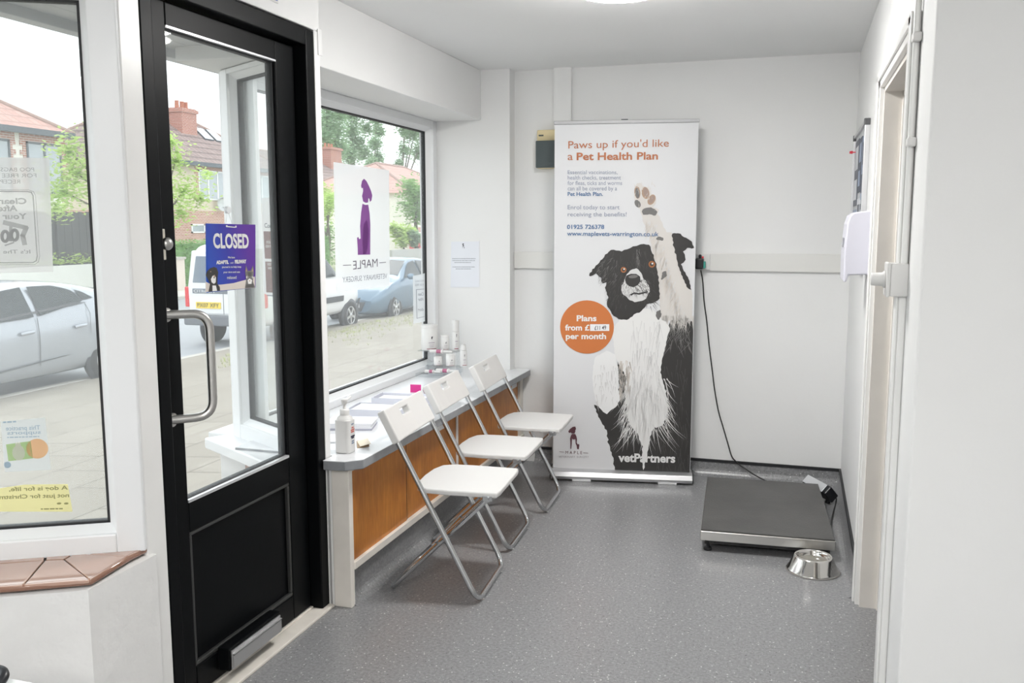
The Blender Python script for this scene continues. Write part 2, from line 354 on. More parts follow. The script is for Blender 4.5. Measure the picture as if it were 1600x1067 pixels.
nose = [at(x, y, 'z', ZTT-.009) for x, y in ((-130, 931), (36, 917.5), (141, 908.5), (201, 871.5), (227, 858.5))]
MB().tube(nose, .0095, 12).build('bullnose_edge', mat('brown_bullnose_tile', '#8f6a58', .2, noise=.15, nscale=6, coat=.4), sl)
# ---------------- windows
GASK = RUBBER
def window(name, label, O, d, n, L, z0, z1, fw, depth, gz0, gz1, s0=None, s1=None, glass=GLASS):
    """O base start, d along, n into the room; the outer frame 0..L, glass opening inset"""
    t = thing(name, label, 'window', tuple(O), kind='structure'); s0 = fw if s0 is None else s0; s1 = L-fw if s1 is None else s1
    f = MB(); f.bar(O, d, n, 0, s0, -.035, depth, z0, z1); f.bar(O, d, n, s1, L, -.035, depth, z0, z1)
    f.bar(O, d, n, s0, s1, -.035, depth, z0, gz0); f.bar(O, d, n, s0, s1, -.035, depth, gz1, z1); f.build('window_frame', UPVC, t, bevel=.004)
    g = .022     # bevelled glazing bead
    bd = MB()
    P = lambda s, tt, z: Vector(O)+Vector(d)*s+Vector(n)*tt+Vector((0, 0, z))
    ou = [(s0, gz0), (s1, gz0), (s1, gz1), (s0, gz1)]; inn = [(s0+g, gz0+g), (s1-g, gz0+g), (s1-g, gz1-g), (s0+g, gz1-g)]
    for i in range(4):
        a, b_, c, e_ = ou[i], ou[(i+1) % 4], inn[(i+1) % 4], inn[i]
        bd.add([P(a[0], depth*.75, a[1]), P(b_[0], depth*.75, b_[1]), P(c[0], .014, c[1]), P(e_[0], .014, e_[1])], [(0, 1, 2, 3)])
    bd.build('glazing_bead', UPVC, t)
    k = MB(); q = g; r_ = .007
    for (a0, a1, b0, b1) in ((s0+q, s1-q, gz0+q, gz0+q+r_), (s0+q, s1-q, gz1-q-r_, gz1-q), (s0+q, s0+q+r_, gz0+q, gz1-q), (s1-q-r_, s1-q, gz0+q, gz1-q)):
        k.bar(O, d, n, a0, a1, -.012, .014, b0, b1)
    k.build('gasket', GASK, t)
    MB().bar(O, d, n, s0+q, s1-q, -.003, .003, gz0+q, gz1-q).build('glass_pane', glass, t); return t
window('window_1', 'tall white framed canted window left of the black door', PL, dL, nL, .66, .595, 2.14, .075, .055, .65, 2.11, glass=GLASS_HAZE)
dR = Vector((-s6, c6, 0)); nRi = Vector((c6, s6, 0)); PR = Vector((-1.765, 3.03, 0))
# the right canted window is seen from the street side, so its bead faces the lobby
window('window_2', 'narrow canted white window seen through the glass of the black door', PR, dR, -nRi, .60, .59, 2.14, .06, .05, .655, 2.12)
window('window_3', 'large white framed shop window above the counter', Vector((-2.225, 3.31, 0)), Vector((0, 1, 0)), Vector((1, 0, 0)), 1.99, .60, 2.143, .055, .06, .64, 2.10, s0=.03)
window('window_4', 'long shop window on the far left of the shop front', Vector((-2.30, -2.9, 0)), Vector((0, 1, 0)), Vector((1, 0, 0)), 4.62, .58, 2.14, .06, .06, .64, 2.10)
b = MB().bar(PR, dR, nRi, .0, .66, -.16, .05, .545, .592); b.box(-2.47, -2.22, 3.32, 5.6, .545, .592); struct('trim_4', b, UPVC, bevel=.006)
b = MB().bar(PR, dR, nRi, .03, .62, -.045, .05, -.3, .545); struct('wall_lobby', b, brickmat('lobby_brick', '#9c7a6c', '#86665a', '#c9bdb4', axis='XZ'))
b = MB().box(-2.325, -2.262, 3.295, 3.345, .59, 2.14); struct('trim_5', b, UPVC, bevel=.01)
# shop-front soffit and fascia outside
sx = at(254, 76, 'z', 2.2).x
b = MB().box(sx, -2.30, -3, 8, 2.2, 2.26); b.prism([(-2.30, 1.72, 2.2), (-1.84, 2.0, 2.2), (-1.84, 3.05, 2.2), (-2.30, 3.32, 2.2)], (0, 0, .06)); b.box(sx-.03, sx+.03, -3, 8, 2.165, 2.7); struct('soffit', b, mat('grey_white_soffit', (.62, .63, .64, 1), .6), bevel=.004)
# pilaster at the far end of the shop outside is out of view; ground outside
GZ = lambda x: -.15+(x+2.2)*.0705 if x > -9.6 else -.67
b = MB().hexa([(-1.66, -14, -.5), (-1.66, 40, -.5), (-9.6, 40, -.9), (-9.6, -14, -.9), (-1.79, -14, GZ(-1.79)), (-1.79, 40, GZ(-1.79)), (-9.6, 40, GZ(-9.59)), (-9.6, -14, GZ(-9.59))]); struct('pavement', b, PAVE)
b = MB().box(-9.75, -9.6, -14, 60, -.9, -.665); struct('kerb_near', b, KERB, bevel=.015)
b = MB().box(-18.2, -9.75, -30, 120, -1.0, -.76); struct('road', b, ASPHALT)
b = MB().box(-18.35, -18.2, -30, 120, -1.0, -.66); struct('kerb_far', b, KERB, bevel=.015)
b = MB().box(-20.2, -18.35, -30, 120, -1.0, -.67); struct('pavement_far', b, mat('far_pavement', '#cdc9c2', .9))
b = MB().box(-90, -20.2, -60, 160, -1.0, -.68); struct('gardens', b, mat('garden_ground', '#a3a887', .95, noise=.2, nscale=.5))

# ================================================================== BLACK SHOP DOOR
dr = thing('door_1', 'black painted half glazed shop door closed in its black frame', 'door', (XD, 2.56, 0), kind='structure')
f = MB(); f.box(-1.85, XD, 2.101, 2.152, 0, 2.21); f.box(-1.85, XD, 2.975, 3.032, 0, 2.21); f.box(-1.85, XD, 2.152, 2.975, 2.15, 2.21)
f.box(-1.85, -1.792, 2.152, 2.175, 0, 2.15); f.box(-1.85, -1.812, 2.95, 2.975, 0, 2.15)
f.build('door_frame', BLACKP, dr, bevel=.004)
XF, XBK = -1.765, -1.81; gy0, gy1, gz0, gz1 = 2.262, 2.84, .655, 2.075
f = MB(); f.box(XBK, XF, 2.156, gy0, .022, 2.146); f.box(XBK, XF, gy1, 2.962, .022, 2.146); f.box(XBK, XF, gy0, gy1, gz1, 2.146); f.box(XBK, XF, gy0, gy1, .555, gz0); f.box(XBK, XF, gy0, gy1, .022, .115)
lf = f.build('door_leaf', BLACKP, dr, bevel=.004)
MB().box(XBK+.012, XF-.016, gy0, gy1, .115, .555).build('lower_panel', BLACKP, dr)
f = MB(); WORN = mat('worn_black_moulding', (.035, .036, .035, 1), .35)
f.box(XF-.016, XF-.002, gy0, gy1, .115, .129); f.box(XF-.016, XF-.002, gy0, gy1, .543, .555); f.box(XF-.016, XF-.002, gy0, gy0+.012, .129, .543); f.box(XF-.016, XF-.002, gy1-.012, gy1, .129, .543)
f.build('panel_moulding', WORN, dr, bevel=.003)
f = MB(); q = .007
for a in ((gy0, gy1, gz0, gz0+q), (gy0, gy1, gz1-q, gz1), (gy0, gy0+q, gz0+q, gz1-q), (gy1-q, gy1, gz0+q, gz1-q)): f.box(XBK+.006, XF-.012, *a)
f.build('gasket', RUBBER, dr)
f = MB(); SB = mat('worn_silver_bead', (.75, .75, .77, 1), .3, metal=.6)
f.box(XF-.014, XF+.002, gy0, gy1, gz0-.004, gz0+.005); f.box(XF-.014, XF+.002, gy0, gy1, gz1-.003, gz1+.003); f.build('glazing_strip', SB, dr)
MB().box(-1.79, -1.784, gy0+q, gy1-q, gz0+q, gz1-q).build('glass_pane', GLASS, dr)
# cranked tubular pull handle
mt = [at(259, 492, 'x', XF), at(268, 656, 'x', XF)]; GX = -1.68
g0 = at(327, 500, 'x', GX); g1 = at(327, 645, 'x', GX)
def bend(pts, r, k=6):
    o_ = [Vector(pts[0])]
    for i in range(1, len(pts)-1):
        p = Vector(pts[i]); a = (Vector(pts[i-1])-p); b_ = (Vector(pts[i+1])-p); rr = min(r, a.length*.49, b_.length*.49)
        a = p+a.normalized()*rr; b_ = p+b_.normalized()*rr
        for j in range(k+1):
            t = j/k; o_.append(a*(1-t)**2+p*2*t*(1-t)+b_*t*t)
    return o_+[Vector(pts[-1])]
top = Vector((GX, g0.y, mt[0].z)); bot = Vector((GX, g0.y, mt[1].z))
hd = MB().tube(bend([mt[0], top, bot, mt[1]], .055, 8), .0135, 16).build('pull_handle', STEEL, dr)
f = MB()
for p in mt: f.cyl(p-Vector((.0, 0, 0)), p+Vector((.006, 0, 0)), .021, 24)
f.build('rose', STEEL, hd)
p = at(253, 382, 'x', XF); f = MB().box(XF, XF+.004, p.y-.018, p.y+.012, p.z-.045, p.z+.045); pl_ = f.build('lock_plate', mat('ivory_lock_plate', '#cfcabc', .4), dr, bevel=.002)
p = at(259, 381, 'x', XF+.03); f = MB().cyl(Vector((XF+.004, p.y, p.z)), Vector((XF+.02, p.y, p.z)), .009); f.ball(Vector((XF+.034, p.y, p.z)), .019, 0, 20, 12, (.85, 1, 1)); f.build('thumb_turn', STEEL, pl_)
p = at(267, 767, 'x', XF); f = MB().box(XF, XF+.003, p.y-.012, p.y+.014, p.z-.055, p.z+.055); k = f.build('keep_plate', mat('ivory_lock_plate', '#cfcabc', .4), dr, bevel=.001)
MB().box(XF+.003, XF+.005, p.y-.004, p.y+.006, p.z-.02, p.z+.005).build('bolt_slot', DARKTEXT, k)
lb = MB().box(XF, -1.722, 2.372, 2.68, .05, .128).build('letter_box', BLACKP, dr, bevel=.003)
f = MB().box(-1.722, -1.715, 2.379, 2.671, .055, .119); f.build('letter_plate', ALU, lb, bevel=.002)
f = MB().box(-1.715, -1.711, 2.381, 2.669, .062, .102); f.box(-1.715, -1.708, 2.381, 2.669, .106, .109); f.build('flap', mat('satin_aluminium', (.55, .55, .55, 1), .5, metal=.85), lb)
b = MB().box(-1.76, -1.697, 2.10, 3.03, 0, .012); b.box(-1.85, -1.76, 2.152, 2.975, 0, .018); b.build('threshold', mat('scuffed_cream_threshold', (.72, .68, .62, 1), .5, noise=.08, nscale=12), dr, bevel=.003)

# ================================================================== COUNTER
CT = .602
LAM = mat('grey_laminate_glare_top', (.74, .75, .77, 1), .2, noise=.03, nscale=20); EDGE = mat('grey_laminate_shaded_edge', (.25, .26, .275, 1), .35, noise=.1, nscale=30)  # one grey laminate: top lightened for window glare, edge darkened for shade
CREAMP = mat('chipped_cream_paint', (.80, .76, .70, 1), .45, noise=.06, nscale=9)
ct = thing('display_counter', 'long low grey topped counter with orange wood sliding doors under the window', 'counter', (-1.9, 4.2, 0))
outl = [(-2.165, 3.08), (-1.80, 3.08), (-1.80, 3.0), (-1.70, 3.0), (-1.625, 3.012), (-1.578, 3.06), (-1.572, 5.385), (-1.60, 5.396), (-1.685, 5.398), (-1.689, 5.297), (-2.165, 5.297)]
outl = [(-2.165, 3.08), (-1.715, 3.08), (-1.715, 3.0), (-1.625, 3.008), (-1.572, 3.06), (-1.572, 5.36), (-1.59, 5.392), (-1.683, 5.397), (-1.689, 5.297), (-2.165, 5.297)]
wt = MB().prism([(x, y, CT-.038) for x, y in outl], (0, 0, .0365)).build('worktop_edge', EDGE, ct, bevel=.004)
MB().prism([(x+.001*(x < -2), y, CT-.0015) for x, y in outl], (0, 0, .0015)).build('worktop', LAM, ct)
PX = -1.638
f = MB(); f.box(-1.70, -1.625, 3.036, 3.068, 0, CT-.038); f.build('end_panel', CREAMP, ct, bevel=.003)
f = MB(); f.box(-1.655, -1.622, 3.068, 5.395, .148, .178); f.box(-1.655, -1.632, 3.068, 5.395, .545, CT-.038); f.build('bottom_rail', CREAMP, ct, bevel=.002)
f = MB(); f.box(-1.70, -1.676, 3.068, 5.395, .0, .565); f.build('carcass', mat('dark_cupboard', (.03, .022, .016, 1), .8), ct)
f = MB(); f.box(-1.71, -1.70, 3.0365, 3.075, .0, CT-.04); f.build('side_strip', GLOSSW, ct)
ys = [3.07]+[at(px, 780, 'x', PX).y for px in (636.5, 715.5, 768.5)]+[5.33]
for i in range(4):
    dx = .006*(i % 2); y0, y1 = ys[i], ys[i+1]
    o = MB().box(PX-.014-dx, PX-dx, y0+.004, y1-.009, .176, .546).build('sliding_door', WOOD, ct)
    if i in (1, 3):
        p = at(691 if i == 1 else 805, 668 if i == 1 else 604, 'x', PX); MB().box(PX-dx, PX-dx+.002, p.y-.05, p.y+.05, .50, .535).build('paper_label', PAPER, o)
for k in (1, 3): MB().box(PX-.02, PX-.003, ys[k]-.008, ys[k]+.003, .176, .546).build('seam_shade_strip', RUBBER, ct)  # black strips stand in for the shade in the gaps between doors
f = MB().box(PX-.005, PX+.003, ys[2]-.008, ys[2]+.006, .176, .546); f.build('white_edge_strip', GLOSSW, ct)
f = MB(); f.box(-1.66, -1.63, 5.333, 5.395, .15, .56); f.build('end_strip', CREAMP, ct)

# ================================================================== FOLDING CHAIRS
def grid_panel(us, vs, holes, fn, th):
    m_ = MB(); idx = {}; nU, nV = len(us), len(vs)
    for side in (0, 1):
        for i, u in enumerate(us):
            for j, v in enumerate(vs): idx[side, i, j] = len(m_.v); m_.v.append(Vector(fn(u, v, side*th)))
    def fc(*k): m_.f.append(list(k)); m_.m.append(0); m_.s.append(False)
    solid = lambda i, j: 0 <= i < nU-1 and 0 <= j < nV-1 and (i, j) not in holes
    for i in range(nU-1):
        for j in range(nV-1):
            if not solid(i, j): continue
            fc(idx[0, i, j], idx[0, i, j+1], idx[0, i+1, j+1], idx[0, i+1, j]); fc(idx[1, i, j], idx[1, i+1, j], idx[1, i+1, j+1], idx[1, i, j+1])
            if not solid(i-1, j): fc(idx[0, i, j], idx[1, i, j], idx[1, i, j+1], idx[0, i, j+1])
            if not solid(i+1, j): fc(idx[0, i+1, j], idx[0, i+1, j+1], idx[1, i+1, j+1], idx[1, i+1, j])
            if not solid(i, j-1): fc(idx[0, i, j], idx[0, i+1, j], idx[1, i+1, j], idx[1, i, j])
            if not solid(i, j+1): fc(idx[0, i, j+1], idx[1, i, j+1], idx[1, i+1, j+1], idx[0, i+1, j+1])
    return m_
G = 'white folding chairs in a row along the counter'
ch = thing('folding_chair', 'white folding chair nearest the black door, first of the row of three', 'chair', (0, 0, 0), G)
XT, ZT = -.212, .785; FX = .198; lean = (XT-FX)/ZT
tx = lambda z: FX+lean*z
W_ = .208
path = bend([(tx(.76), -W_, .76), (tx(.02), -W_, .013), (tx(.02), W_, .013), (tx(.76), W_, .76)], .065, 8)
MB().tube(path, .0115, 12).build('back_frame', CHROME, ch)
W2 = .168
path = bend([(.225, -W2, .432), (-.20, -W2, .013), (-.20, W2, .013), (.225, W2, .432)], .05, 8)
MB().tube(path, .0105, 12).build('leg_frame', CHROME, ch)
f = MB(); f.cyl((-.0, -W_, .233), (-.0, W_, .233), .005, 10); f.build('pivot_rod', CHROME, ch)
f = MB(); f.cyl((.225, -W_+.004, .436), (.225, W_-.004, .436), .008, 10)
for s in (-1, 1): f.box(.205, .243, s*.186-.01, s*.186+.01, .424, .446)
f.build('seat_bracket', CHROME, ch, bevel=.002)
for s in (-1, 1):
    MB().cyl((tx(.02)+.002, s*(W_-.06), 0), (tx(.02), s*(W_-.06), .008), .009, 14).build('foot_pad', PLASTW, ch)
    MB().cyl((-.20, s*(W2-.05), 0), (-.20, s*(W2-.05), .008), .009, 14).build('foot_pad', PLASTW, ch)
so_ = [(.262, -.19), (.268, -.15), (.268, .15), (.262, .19), (.06, .196), (-.03, .19), (-.075, .165), (-.095, .10), (-.10, 0), (-.095, -.10), (-.075, -.165), (-.03, -.19), (.06, -.196)]
MB().prism([(x, y, .437-.012*(1-abs(x-.1)/.2)*0) for x, y in so_], (0, 0, .022)).build('seat', PLASTW, ch, bevel=.006)
hb = .142
us = [-.226, -.21, -.13, -.056, .05, .13, .21, .226]; us = [-.226, -.15, -.045, .05, .15, .226]; vs_ = [0, .086, .114, hb]
dirv = Vector((lean, 0, 1)).normalized(); nrm = Vector((dirv.z, 0, -dirv.x))
B0 = Vector((tx(.645), 0, .645))
fn = lambda u, v, t: B0+Vector((0, u, 0))+dirv*(v-.0)+nrm*(t-.017-.016*(1-(u/.226)**2))
o = grid_panel(us, vs_, {(2, 1)}, fn, .034).build('backrest', PLASTW, ch, bevel=.006)
ch.location = (-1.362, 3.41, 0); ch.rotation_euler = (0, 0, math.radians(4))
dup(ch, (-1.415, 3.99, 0), math.radians(3), 'middle white folding chair of the row of three, between the other two')
dup(ch, (-1.405, 4.575, 0), math.radians(3), 'white folding chair nearest the pet health banner, last of the row of three')

# ================================================================== BANNER
BP = Vector((-.947, 5.118, 0)); ba = math.radians(9.8); BU = Vector((math.cos(ba), math.sin(ba), 0)); BN = Vector((math.sin(ba), -math.cos(ba), 0))
plane = (BP, BN)
bn = thing('roll_up_banner', 'tall roll up banner with a border collie raising one paw', 'banner', tuple(BP))
gl = [on(px, py, *plane) for px, py in ((864, 739), (1079, 743), (1091, 187), (867, 191))]
uL = sum((g-BP).dot(BU) for g in (gl[0], gl[3]))/2; uR = sum((g-BP).dot(BU) for g in (gl[1], gl[2]))/2
zB = .062; zT = (gl[2].z+gl[3].z)/2
PRINT = mat('banner_print', (.70, .705, .72, 1), .45)
f = MB().bar(BP, BU, BN, uL, uR, -.002, 0, zB, zT); f.build('graphic_panel', PRINT, bn)
f = MB().bar(BP, BU, BN, uL-.004, uR+.004, -.012, .008, zT-.014, zT+.006); tr_ = f.build('top_rail', mat('grey_satin_rail', (.45, .45, .46, 1), .55, metal=.5), bn, bevel=.003)
f = MB().bar(BP, BU, BN, -.022, .016, -.03, -.012, zT-.02, zT+.012); f.build('hook', RUBBER, bn)
prof = [(-.075, .012), (.045, .012), (.05, .03), (.04, .055), (.012, .068), (-.06, .068), (-.075, .05)]
f = MB(); f.prism([BP+BU*(uL-.012)+BN*a+u3*z for a, z in prof], BU*(uR-uL+.024)); cs = f.build('cassette', ALU, bn, bevel=.002)
for s in (uL-.016, uR+.012):
    MB().prism([BP+BU*s+BN*a+u3*z for a, z in prof], BU*.004).build('end_cap', RUBBER, cs)
f = MB(); f.bar(BP, BU, BN, uL+.02, uR-.16, .0, .046, .006, .012)
f = MB()
for s_ in (-.28, .22): MB().bar(BP, BU, BN, s_, s_+.11, -.10, .052, .0, .012).build('swivel_foot', ALU, bn, bevel=.002)
MB().tube([BP+BU*-.003-BN*.03+u3*.05, BP+BU*-.003-BN*.03+u3*zT], .007, 10).build('pole', ALU, bn)
# --- printed picture (flat print on the graphic)
rnd = random.Random(5)
def jag(pts, amp, step, seed=1):
    r = random.Random(seed); o_ = []; n = len(pts)
    for i in range(n):
        a = Vector((*pts[i], 0)); c = Vector((*pts[(i+1) % n], 0)); L = (c-a).length; k = max(1, int(L/step)); t = (c-a).normalized() if L else Vector((1, 0, 0)); nn = Vector((t.y, -t.x, 0))
        for j in range(k): o_.append((a+(c-a)*(j/k)+nn*(r.uniform(.2, 1)*amp*(1 if j % 2 else -.25))+t*r.uniform(-.2, .2)*step)[:2])
    return o_
Za = lambda pts: [(920+x/4.641, 270+y/4.641) for x, y in pts]     # tracings of the printed photograph
Zb = lambda pts: [(910+x/3.95, 480+y/3.95) for x, y in pts]
dogm = [mat('print_black', (.030, .028, .027, 1), .45), mat('print_white', (.78, .775, .765, 1), .45), mat('print_cream', (.64, .59, .54, 1), .45), mat('print_tan', (.40, .27, .19, 1), .45), mat('print_grey', (.16, .155, .15, 1), .45), mat('print_amber', (.36, .13, .04, 1), .4), mat('print_charcoal', (.058, .055, .053, 1), .45), mat('print_light', (.66, .655, .65, 1), .45), mat('print_leg', (.66, .63, .60, 1), .45), mat('print_paw_white', (.80, .80, .80, 1), .45), mat('print_pad', (.34, .25, .21, 1), .45)]
dog = MB(); LAY = [0.0003]
def layer(): LAY[0] += .00025
def dpoly(pts, m):
    o_ = []
    for x, y in pts:
        p = on(x, y, BP+BN*LAY[0], BN); u = (p-BP).dot(BU); p += BU*(min(max(u, uL+.002), uR-.002)-u); p.z = max(p.z, zB+.002); o_.append(p)
    dog.poly(o_, m)
def strands(n, m, box, d, ln, wd, seed, curve=.3):
    r = random.Random(seed)
    for _ in range(n):
        x, y = box(r); a = d(r, x, y); L = r.uniform(*ln); k = r.uniform(-curve, curve); pts = []; q = (x, y)
        L1 = []; 
        for i in range(6):
            t = i/5; aa = a+k*t; q = (q[0]+math.cos(aa)*L/5*(i > 0), q[1]+math.sin(aa)*L/5*(i > 0)); ww = wd*(1-t)*.5
            L1.append((q[0]-math.sin(aa)*ww, q[1]+math.cos(aa)*ww)); pts.append((q[0]+math.sin(aa)*ww, q[1]-math.cos(aa)*ww))
        poly = pts+L1[::-1][1:]
        dpoly(poly, m)
def inrect(x0, y0, x1, y1): return lambda r: (r.uniform(x0, x1), r.uniform(y0, y1))
# body, black
dpoly(jag(Zb([(520, 140), (538, 95), (572, 68), (620, 95), (715, 85), (700, 1031), (205, 1021), (190, 930), (165, 850), (150, 760), (105, 690), (72, 600), (100, 610), (140, 640), (215, 600), (228, 480), (215, 330), (300, 200)]), 2.2, 4, 3), 0); layer()
# clip the right margin so that the print stays on the panel
strands(150, 6, lambda r: (lambda t: (1012+t*62+r.uniform(-3, 3), 560+r.uniform(0, 170)))(r.random()), lambda r, x, y: PI/2+r.uniform(-.35, .3), (14, 34), 1.1, 8); layer()
strands(70, 4, lambda r: (r.uniform(1040, 1079), r.uniform(500, 545)), lambda r, x, y: PI/2+r.uniform(-.6, .8), (14, 30), 1.0, 9); layer()
# raised leg
leg = Za([(335, 110), (350, 75), (375, 70), (395, 98), (430, 105), (450, 150), (485, 170), (490, 220), (470, 250), (510, 270), (500, 300), (520, 340), (540, 390), (565, 430), (603, 436), (612, 470), (640, 560), (645, 640), (680, 720), (722, 800), (750, 870), (752, 960), (745, 1060), (640, 1067), (520, 1067), (515, 900), (505, 780), (480, 640), (460, 560), (450, 480), (430, 420), (400, 370), (385, 310), (370, 260), (340, 235), (330, 190)])
dpoly(jag(leg, 1.2, 4, 4), 8); layer()
strands(220, 2, lambda r: (lambda t: (1014+t*48+r.uniform(-7, 9), 345+t*150))(r.random()), lambda r, x, y: PI/2+.3+r.uniform(-.3, .3), (8, 20), 1.0, 10)
strands(60, 7, lambda r: (lambda t: (1018+t*48+r.uniform(-5, 7), 345+t*150))(r.random()), lambda r, x, y: PI/2+.3+r.uniform(-.3, .3), (8, 20), 1.4, 11); layer()
def dell(z, cx, cy, rx, ry, m, rot=0, seg=20):
    c, s = math.cos(rot), math.sin(rot); dpoly(z([(cx+rx*math.cos(2*PI*k/seg)*c-ry*math.sin(2*PI*k/seg)*s, cy+rx*math.cos(2*PI*k/seg)*s+ry*math.sin(2*PI*k/seg)*c) for k in range(seg)]), m)
dell(Za, 352, 142, 22, 46, 3, -.1); dell(Za, 411, 146, 28, 44, 3, -.2); dell(Za, 455, 195, 26, 40, 3, .5); dell(Za, 354, 224, 20, 30, 4, -.5); layer()
dell(Za, 415, 142, 19, 35, 10, -.2); dell(Za, 458, 193, 17, 30, 10, .5); dell(Za, 352, 148, 15, 38, 4, -.1)
strands(40, 2, lambda r: (r.uniform(992, 1024), r.uniform(288, 330)), lambda r, x, y: -PI/2+r.uniform(-.6, .6), (4, 9), .8, 31)
dpoly(jag(Za([(383, 282), (400, 258), (440, 250), (480, 263), (497, 285), (482, 310), (440, 300), (395, 307)]), .8, 3, 5), 4)
dpoly(jag(Za([(485, 480), (505, 462), (540, 470), (538, 492), (510, 488)]), .8, 2, 6), 4); dpoly(jag(Za([(535, 720), (560, 712), (566, 745), (545, 765), (525, 775)]), .8, 2, 7), 4); layer()
strands(90, 8, lambda r: (r.uniform(1030, 1084), r.uniform(490, 500)), lambda r, x, y: PI/2+r.uniform(-.35, .35), (8, 26), 1.8, 30); layer()
# far ear
dpoly(jag(Za([(603, 440), (650, 437), (690, 465), (740, 490), (764, 546), (715, 545), (685, 570), (700, 610), (690, 650), (668, 660), (690, 710), (725, 770), (742, 850), (722, 840), (690, 780), (655, 690), (640, 640), (632, 590), (618, 540)]), 1.6, 3.2, 8), 0); layer()
# chest and resting paw
chest = Zb([(180, 95), (200, 115), (260, 45), (320, 15), (400, 8), (440, 20), (470, 60), (520, 100), (542, 132), (525, 180), (510, 250), (490, 330), (480, 400), (500, 470), (520, 550), (528, 640), (500, 720), (455, 745), (440, 735), (415, 800), (410, 860), (392, 930), (375, 1005), (368, 930), (372, 860), (340, 780), (300, 735), (280, 690), (272, 600), (262, 500), (272, 430), (240, 370), (215, 330), (200, 290), (190, 200)])
dpoly(jag(chest, 1.5, 4, 12), 1)
dpoly(jag(Zb([(78, 310), (150, 268), (200, 290), (214, 350), (224, 420), (219, 500), (233, 560), (214, 608), (170, 640), (150, 660), (115, 630), (88, 590), (72, 530), (62, 450), (66, 380)]), 1.2, 4, 13), 9); layer()
strands(260, 1, lambda r: (r.uniform(975, 1042), r.uniform(590, 672)), lambda r, x, y: PI/2+(1008-x)/38*.55+r.uniform(-.25, .25), (22, 52), 1.15, 14, .5)
strands(120, 7, lambda r: (r.uniform(985, 1032), r.uniform(500, 640)), lambda r, x, y: PI/2+r.uniform(-.25, .25), (18, 40), 1.2, 15, .2)
strands(60, 2, lambda r: (r.uniform(968, 985), r.uniform(560, 612)), lambda r, x, y: PI/2+r.uniform(-.25, .25), (12, 26), 1.6, 16, .2)
strands(50, 7, lambda r: (r.uniform(930, 964), r.uniform(570, 632)), lambda r, x, y: PI/2+r.uniform(-.4, .2), (8, 16), 1.4, 17, .2)
dpoly(jag(Zb([(455, 30), (480, 15), (488, 50), (470, 80), (455, 60)]), 1, 2, 18), 4); dpoly(jag(Zb([(222, 370), (250, 420), (272, 440), (262, 500), (245, 520), (228, 470)]), 1, 3, 19), 4); layer()
# head
head = Za([(0, 745), (40, 690), (75, 650), (110, 610), (160, 558), (240, 568), (300, 545), (345, 530), (375, 517), (438, 520), (460, 580), (480, 640), (495, 700), (505, 780), (510, 860), (513, 912), (480, 935), (420, 955), (380, 1005), (330, 1025), (290, 1060), (240, 1067), (180, 1040), (150, 990), (130, 950), (140, 900), (122, 850), (125, 795), (100, 800), (90, 762), (50, 730), (10, 750)])
dpoly(jag(head, 1.6, 3.6, 20), 0); layer()
strands(150, 6, lambda r: (r.uniform(948, 1024), r.uniform(392, 480)), lambda r, x, y: PI/2+(985-x)/40*.6+r.uniform(-.5, .5), (6, 16), .9, 21)
strands(45, 4, lambda r: (r.uniform(935, 965), r.uniform(402, 440)), lambda r, x, y: PI/2+.6+r.uniform(-.5, .5), (6, 14), .7, 22)
strands(26, 4, lambda r: (r.uniform(994, 999), r.uniform(388, 412)), lambda r, x, y: PI/2+r.uniform(-.3, .3), (6, 14), .8, 23); layer()
dpoly(jag(Za([(345, 690), (378, 722), (398, 772), (432, 810), (442, 850), (425, 890), (402, 922), (350, 937), (300, 925), (268, 895), (240, 870), (236, 830), (255, 790), (268, 750), (298, 708)]), 1.2, 3, 24), 7); layer()
strands(90, 4, lambda r: (r.uniform(972, 1012), r.uniform(438, 462)), lambda r, x, y: PI/2+(990-x)/25*.8+r.uniform(-.4, .4), (4, 9), .6, 25)
strands(60, 6, lambda r: (r.uniform(990, 1014), r.uniform(436, 458)), lambda r, x, y: PI/2-.5+r.uniform(-.4, .4), (4, 10), .8, 26)
dpoly(Za([(300, 880), (330, 866), (362, 872), (425, 858), (430, 866), (365, 884), (330, 878), (305, 892)]), 0); layer()
dpoly(Za([(262, 775), (272, 745), (305, 732), (345, 733), (372, 752), (376, 785), (355, 815), (322, 830), (292, 822), (270, 802)]), 0); layer()
dell(Za, 322, 752, 34, 12, 4, -.1); dell(Za, 296, 788, 9, 11, 0); dell(Za, 345, 785, 10, 11, 0); layer()
for cx, cy, r_ in ((252, 703, 21), (457, 663, 24)):
    dell(Za, cx, cy, r_, r_, 5); layer(); dell(Za, cx, cy, r_*.55, r_*.55, 0); layer(); dell(Za, cx+4, cy-5, r_*.28, r_*.28, 1); layer()
dog.build('dog_picture', dogm, bn)
def tx_part(name, lines, material, parent, plane_, lab=None, off=0.0):
    m_ = MB()
    for l in lines: text_px(m_, l[0], plane_, l[1], l[2], l[3], 0, l[4] if len(l) > 4 else off, l[5] if len(l) > 5 else False)
    return m_.build(name, material, parent)
tp = (BP+BN*.0035, BN)
ORG = mat('print_orange', rgb('#c8743c'), .45); ORGT = mat('print_orange_text', rgb('#b5693c'), .5); BLU = mat('print_blue', rgb('#4a6f9a'), .5); GRB = mat('print_grey_blue', rgb('#9098ab'), .5)
tx_part('heading', [("Paws up if you'd like", (888, 232), (1045, 229), 12), ("a", (887, 250), (895, 250), 8), ("Pet Health Plan", (901, 250), (1028, 249), 11.5, .022)], ORGT, bn, tp)
tx_part('body_text', [("Essential vaccinations,", (887, 272), (965, 272), 6), ("health checks, treatment", (887, 280.5), (970, 280.5), 6.3), ("for fleas, ticks and worms", (887, 289), (972, 289), 6.3), ("can all be covered by a", (887, 297.5), (964, 297.5), 6.3)], GRB, bn, tp)
